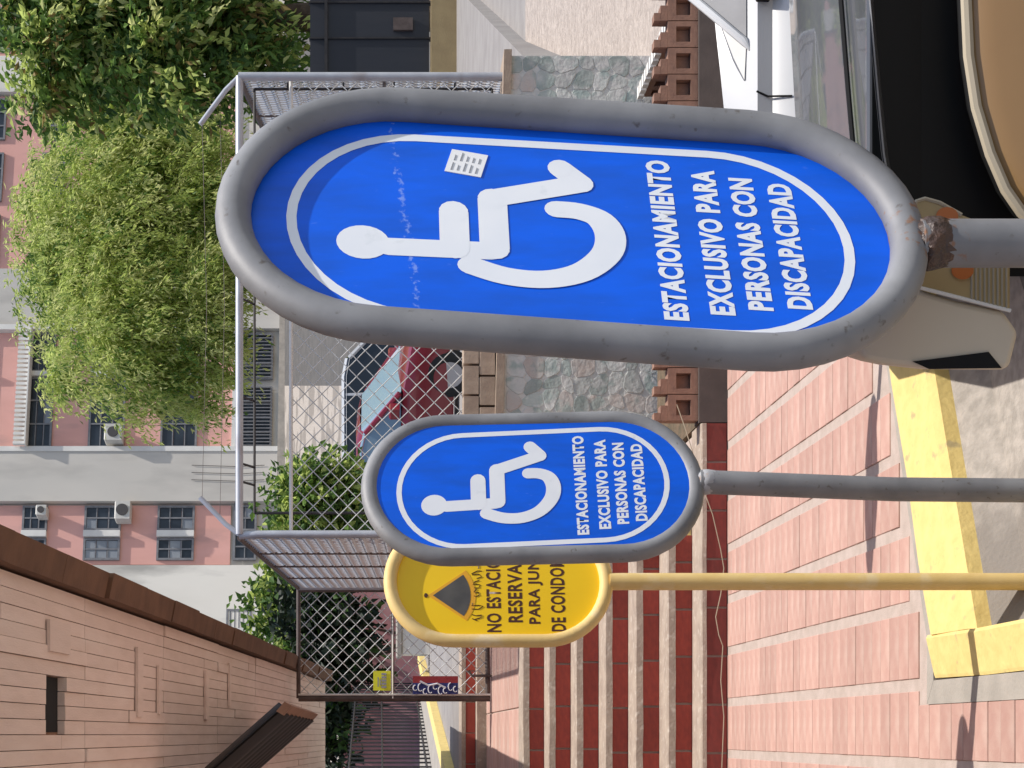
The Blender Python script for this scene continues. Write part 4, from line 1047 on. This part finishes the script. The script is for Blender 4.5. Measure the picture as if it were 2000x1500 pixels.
window(616, 745, 470, 532, 4, 1, bars=18); window(760, 858, 470, 532, 3, 1, bars=13)
window(386, 440, 462, 506, 2, 2); window(445, 497, 462, 506, 2, 2)
window(246, 288, 452, 500, 1, 6); window(395, 412, 505, 528, 1, 1)
# white louvred band under the upper windows
lv = MB()
for k in range(26): 
    u = 614 + k*9.5; lv.box(bx(u), bx(u+5.5), YB-.62, YB-.45, bzv(58), bzv(36))
slab('balcony_slab', 612, 863, 58, 61, 'trim_white', .7)
for k in range(26):
    u = 614 + k*9.5; MB().box(bx(u), bx(u+5.5), YB-.62, YB-.45, bzv(57.5), bzv(36)).build('baluster', M['trim_white'], bd)
def ac(u0, u1, v0, v1, label):
    a = empty('air_conditioner', (bx((u0+u1)/2), YB-.3, bzv(v1)), label, 'air conditioner', 'air conditioners on the far building')
    MB().cbox(bx(u0), bx(u1), YB-.75, YB-.2, bzv(v1), bzv(v0), .04).build('case', M['ac'], a)
    c = ((bx(u0)+bx(u1))/2, 0, (bzv(v0)+bzv(v1))/2)
    MB().disc(c, (bx(u1)-bx(u0))*.32, YB-.79, YB-.74, 20).build('fan_grille', M['ac_dark'], a)
    dv = a.location - bd.location; r_ = Matrix.Rotation(BYAW, 3, 'Z')
    a.location = bd.location + r_ @ dv; a.rotation_euler = (0, 0, BYAW)
ac(619, 652, 212, 246, 'dark faced air conditioner box in the middle pink bay window')
ac(458, 494, 238, 267, 'cream air conditioner with round fan beside the concrete column')
ac(466, 486, 88, 108, 'small grey air conditioner high on the narrow pink strip')
# thin cables down the column
cb = MB()
for u in (575, 560, 545): cb.tube([(bx(u), YB-.38, bzv(380)), (bx(u-3), YB-.38, bzv(470)), (bx(u), YB-.38, bzv(520))], .011, 4)
cb.build('cables', M['ac_dark'], bd)

# ------------------------------------------------------------------ walls and fences in the middle distance
mw = tag(MB().box(PX(-150,30), PX(346,30), 30, 30.3, .9, PZ(664,30)).build('painted_wall', M['mauve']), 'mauve painted garden wall behind the black bar fence', 'wall')
bf = empty('bar_fence', (0, 24, 1.2), 'low black fence of upright bars on the far street', 'fence')
pa, pb = Vector((-.75, 19.2, 1.235)), Vector((.88, 29.0, 1.235))
b0_ = MB().tube([(0,0,0),(0,0,1.08)], .013, 5).build('bar', M['black_iron'], bf, local=True)
for i in range(34):
    p = pa + (pb-pa)*(i/33) - bf.location
    if i == 0: b0_.location = p
    else: inst(b0_, p, bf)
for z in (.06, .62, 1.04):
    MB().tube([pa+Vector((0,0,z)), pb+Vector((0,0,z))], .014, 5).build('rail', M['black_iron'], bf)
tw_ = empty('tan_wall', (PX(1430,25), 25, .6), 'low tan plaster wall with a ledge under the dark metal gate', 'wall')
MB().box(8.9, 15, 25, 25.5, .5, PZ(842,25)).build('wall', M['tan_wall'], tw_)
MB().box(8.9, 15, 24.82, 24.997, .5, PZ(897,25)).build('ledge', M['tan_wall'], tw_)
dg = empty('metal_gate', (PX(1430,25), 25.2, PZ(842,25)), 'dark blue black metal panel gate on the tan wall', 'gate')
for i in range(6):
    u0 = 1352 + i*70
    MB().box(PX(u0,25.2)+.012, PX(u0+70,25.2)-.012, 25.15, 25.2, PZ(838,25.2), PZ(606,25.2)).build('panel', M['dark_metal'], dg)
    MB().box(PX(u0,25.2)-.012, PX(u0,25.2)+.012, 25.12, 25.24, PZ(852,25.2), PZ(604,25.2)).build('post', M['black_iron'], dg)
MB().box(PX(1352,25.2), PX(1772,25.2), 25.10, 25.148, PZ(640,25.2), PZ(634,25.2)).build('rail', M['black_iron'], dg)
MB().box(PX(1436,25.2), PX(1460,25.2), 25.09, 25.147, PZ(806,25.2), PZ(768,25.2)).build('lock_plate', M['brown_iron'], dg)

# ------------------------------------------------------------------ vegetation
def leaves(name, blobs, n, ln, wd, mats, parent, droop=.5, seed=1, shell=.55, strands=0):
    """leaf cloud filling ellipsoid blobs (centre, radii); every leaf is a folded blade"""
    rng = random.Random(seed); b = MB()
    vol = [x[1][0]*x[1][1]*x[1][2] for x in blobs]; tot = sum(vol)
    nm = len(mats)
    def leaf(p, dirv, l, wv, mi):
        side = dirv.cross(Vector((rng.uniform(-1,1), rng.uniform(-1,1), rng.uniform(-1,1)))).normalized()*wv
        q = p + dirv*l
        m = p + dirv*l*.5
        up = side.cross(dirv).normalized()*wv*.5
        base = len(b.v)
        b.v += [tuple(p), tuple(m+side+up), tuple(q), tuple(m-side+up)]
        b.f += [(base, base+1, base+2), (base, base+2, base+3)]; b.mi += [mi, mi]
    for (c, r), vv in zip(blobs, vol):
        c = Vector(c); k = int(n*vv/tot)
        ncl = max(6, k//22)
        for q in range(ncl):
            d = Vector((rng.gauss(0,1), rng.gauss(0,1), rng.gauss(0,1))).normalized()
            rr = rng.uniform(shell, 1.0)
            cc = c + Vector((d.x*r[0], d.y*r[1], d.z*r[2]))*rr
            mi = rng.choices(range(nm), weights=[x[1] for x in mats])[0]
            axis = (d + Vector((0,0,-droop)) + Vector((rng.uniform(-.6,.6),)*1 + (rng.uniform(-.6,.6), rng.uniform(-.4,.4)))).normalized()
            sl = rng.uniform(2.0, 5.0)*ln
            for t in range(22):
                s = t/22
                p = cc + axis*sl*(s-.3) + Vector((rng.gauss(0,.35), rng.gauss(0,.35), rng.gauss(0,.3)))*ln + Vector((0,0,-droop*ln*1.2*s*s))
                dv_ = (axis*.5 + Vector((rng.uniform(-1,1), rng.uniform(-1,1), rng.uniform(-1,.5) - droop*.6))).normalized()
                leaf(p, dv_, ln*rng.uniform(.6,1.25), wd*rng.uniform(.7,1.2), mi if rng.random() < .8 else rng.randrange(nm))
    o = b.build(name, [M[x[0]] for x in mats], parent, fix=False)
    return o
def blob(u, v, ru, rv, Y, ry=None):
    k = Y/F; return ((PX(u,Y), Y, PZ(v,Y)), (ru*k, ry if ry else (ru+rv)/2*k*.8, rv*k))
def trunk(pts, rs, parent, limbs=()):
    b = MB().tube(pts, rs, 9)
    for lp, lr in limbs: b.tube(lp, lr, 6)
    return b.build('trunk', M['bark'], parent, smooth=True)
# pale drooping tree in the middle
YT = 34.0
tr1 = empty('tree', (PX(1080,YT), YT, 1.2), 'broad pale green drooping tree in front of the pink building', 'tree')
bl1 = [blob(1060,235,300,205,YT), blob(860,225,190,165,YT-1), blob(1240,270,150,170,YT), blob(1000,90,230,80,YT+.5), blob(760,330,105,85,YT-.5),
       blob(900,400,150,70,YT-1.2), blob(1100,400,200,80,YT-.6), blob(1330,140,80,110,YT+.4), blob(690,250,70,50,YT-.4), blob(800,430,100,45,YT-.9), blob(1000,440,140,40,YT-1), blob(700,390,60,40,YT-.8), blob(760,120,70,60,YT)]
bl1 += bl1[4:8] + bl1[9:]
leaves('crown', bl1, 104000, .15, .022, [('leaf_light',5),('leaf_yellow',3.4),('leaf_mid',1.2)], tr1, droop=.7, seed=4, shell=.15)
tp = lambda u, v, y=YT: (PX(u,y), y, PZ(v,y))
trunk([(PX(1080,YT), YT, .7), tp(1075,600), tp(1062,430), tp(1050,300), tp(1060,180)], [.30,.25,.2,.13,.05], tr1,
      [([tp(1065,440), tp(960,330), tp(840,230)], [.13,.08,.02]), ([tp(1062,400), tp(1180,300), tp(1270,210)], [.12,.07,.02]), ([tp(1055,330), tp(990,200), tp(960,100)], [.1,.05,.02])])
# darker tree on the right
YD = 24.0
tr2 = empty('tree', (PX(1440,YD+3), YD+3, .6), 'dark green broadleaf tree rising over the metal gate at upper right', 'tree')
YD = 27.5
bl2 = [blob(1420,150,130,170,YD), blob(1450,420,125,190,YD), blob(1330,90,80,80,YD+.6), blob(1390,330,105,120,YD-.6), blob(1530,250,120,260,YD), blob(1490,40,110,80,YD), blob(1320,300,60,100,YD), blob(1350,480,70,100,YD)]
leaves('crown', bl2, 26000, .20, .045, [('leaf_mid',5),('leaf_dark',2.6),('leaf_light',3),('leaf_yellow',.7),('leaf_amber',.6)], tr2, droop=.35, seed=9, shell=.2)
tq = lambda u, v: (PX(u,YD), YD, PZ(v,YD))
trunk([(PX(1470,YD), YD, .6), tq(1465,560), tq(1450,400), tq(1430,240), tq(1420,100)], [.26,.22,.17,.11,.04], tr2,
      [([tq(1450,400), tq(1390,320), tq(1340,200)], [.11,.07,.02]), ([tq(1440,330), tq(1500,240), tq(1530,150)], [.1,.06,.02])])
# trees out of the frame to the right shade the street
tr3 = empty('tree', (14.6, 21.5, .6), 'dark street tree beyond the right edge shading the grey street', 'tree')
leaves('crown', [((14.6,21.0,5.6),(1.8,2.6,1.2))], 5000, .22, .06, [('leaf_mid',4),('leaf_dark',5)], tr3, droop=.3, seed=13, shell=.2)
trunk([(14.6,21.5,.6),(14.6,21.4,3),(14.6,21.2,5.6)], [.2,.16,.06], tr3)
# shrubs
def shrub(name, label, cat, blobs, n, ln, wd, mats, seed, droop=.1, base=None):
    c = blobs[0][0]; r = empty(name, (c[0], c[1], base), label, cat)
    leaves('foliage', blobs, n, ln, wd, mats, r, droop=droop, seed=seed, shell=.3)
    b = MB(); rng = random.Random(seed)
    for k in range(5):
        b.tube([(c[0]+rng.uniform(-.15,.15), c[1], base), (c[0]+rng.uniform(-.5,.5)*blobs[0][1][0], c[1], c[2])], [.03,.012], 5)
    b.build('stems', M['bark'], r)
    return r
YS = 17.5
shrub('shrub', 'bright green leafy shrub behind the wire fence left of the silver car', 'shrub',
      [blob(545,620,50,75,YS), blob(500,590,55,65,YS), blob(575,640,25,50,YS), blob(490,670,60,55,YS)], 5000, .11, .03, [('leaf_light',3),('leaf_mid',4),('leaf_dark',2)], 21, base=.75)
shrub('hedge', 'sunlit green hedge top between the canopy edge and the receding fence panel', 'hedge',
      [blob(330,570,55,75,33), blob(290,560,55,60,33), blob(370,560,40,60,33), blob(255,570,45,50,33)], 5200, .2, .055, [('leaf_light',3),('leaf_mid',4),('leaf_dark',3)], 22, base=1.1)
shrub('hedge', 'dark hedge with shade put into its leaf colour, seen through the wire gate', 'hedge',
      [blob(240,635,115,70,29), blob(160,630,70,70,29), blob(320,630,60,75,29), blob(60,632,120,34,29.4)], 6500, .2, .06, [('leaf_shade',5),('leaf_dark',1.2)], 23, base=1.18)
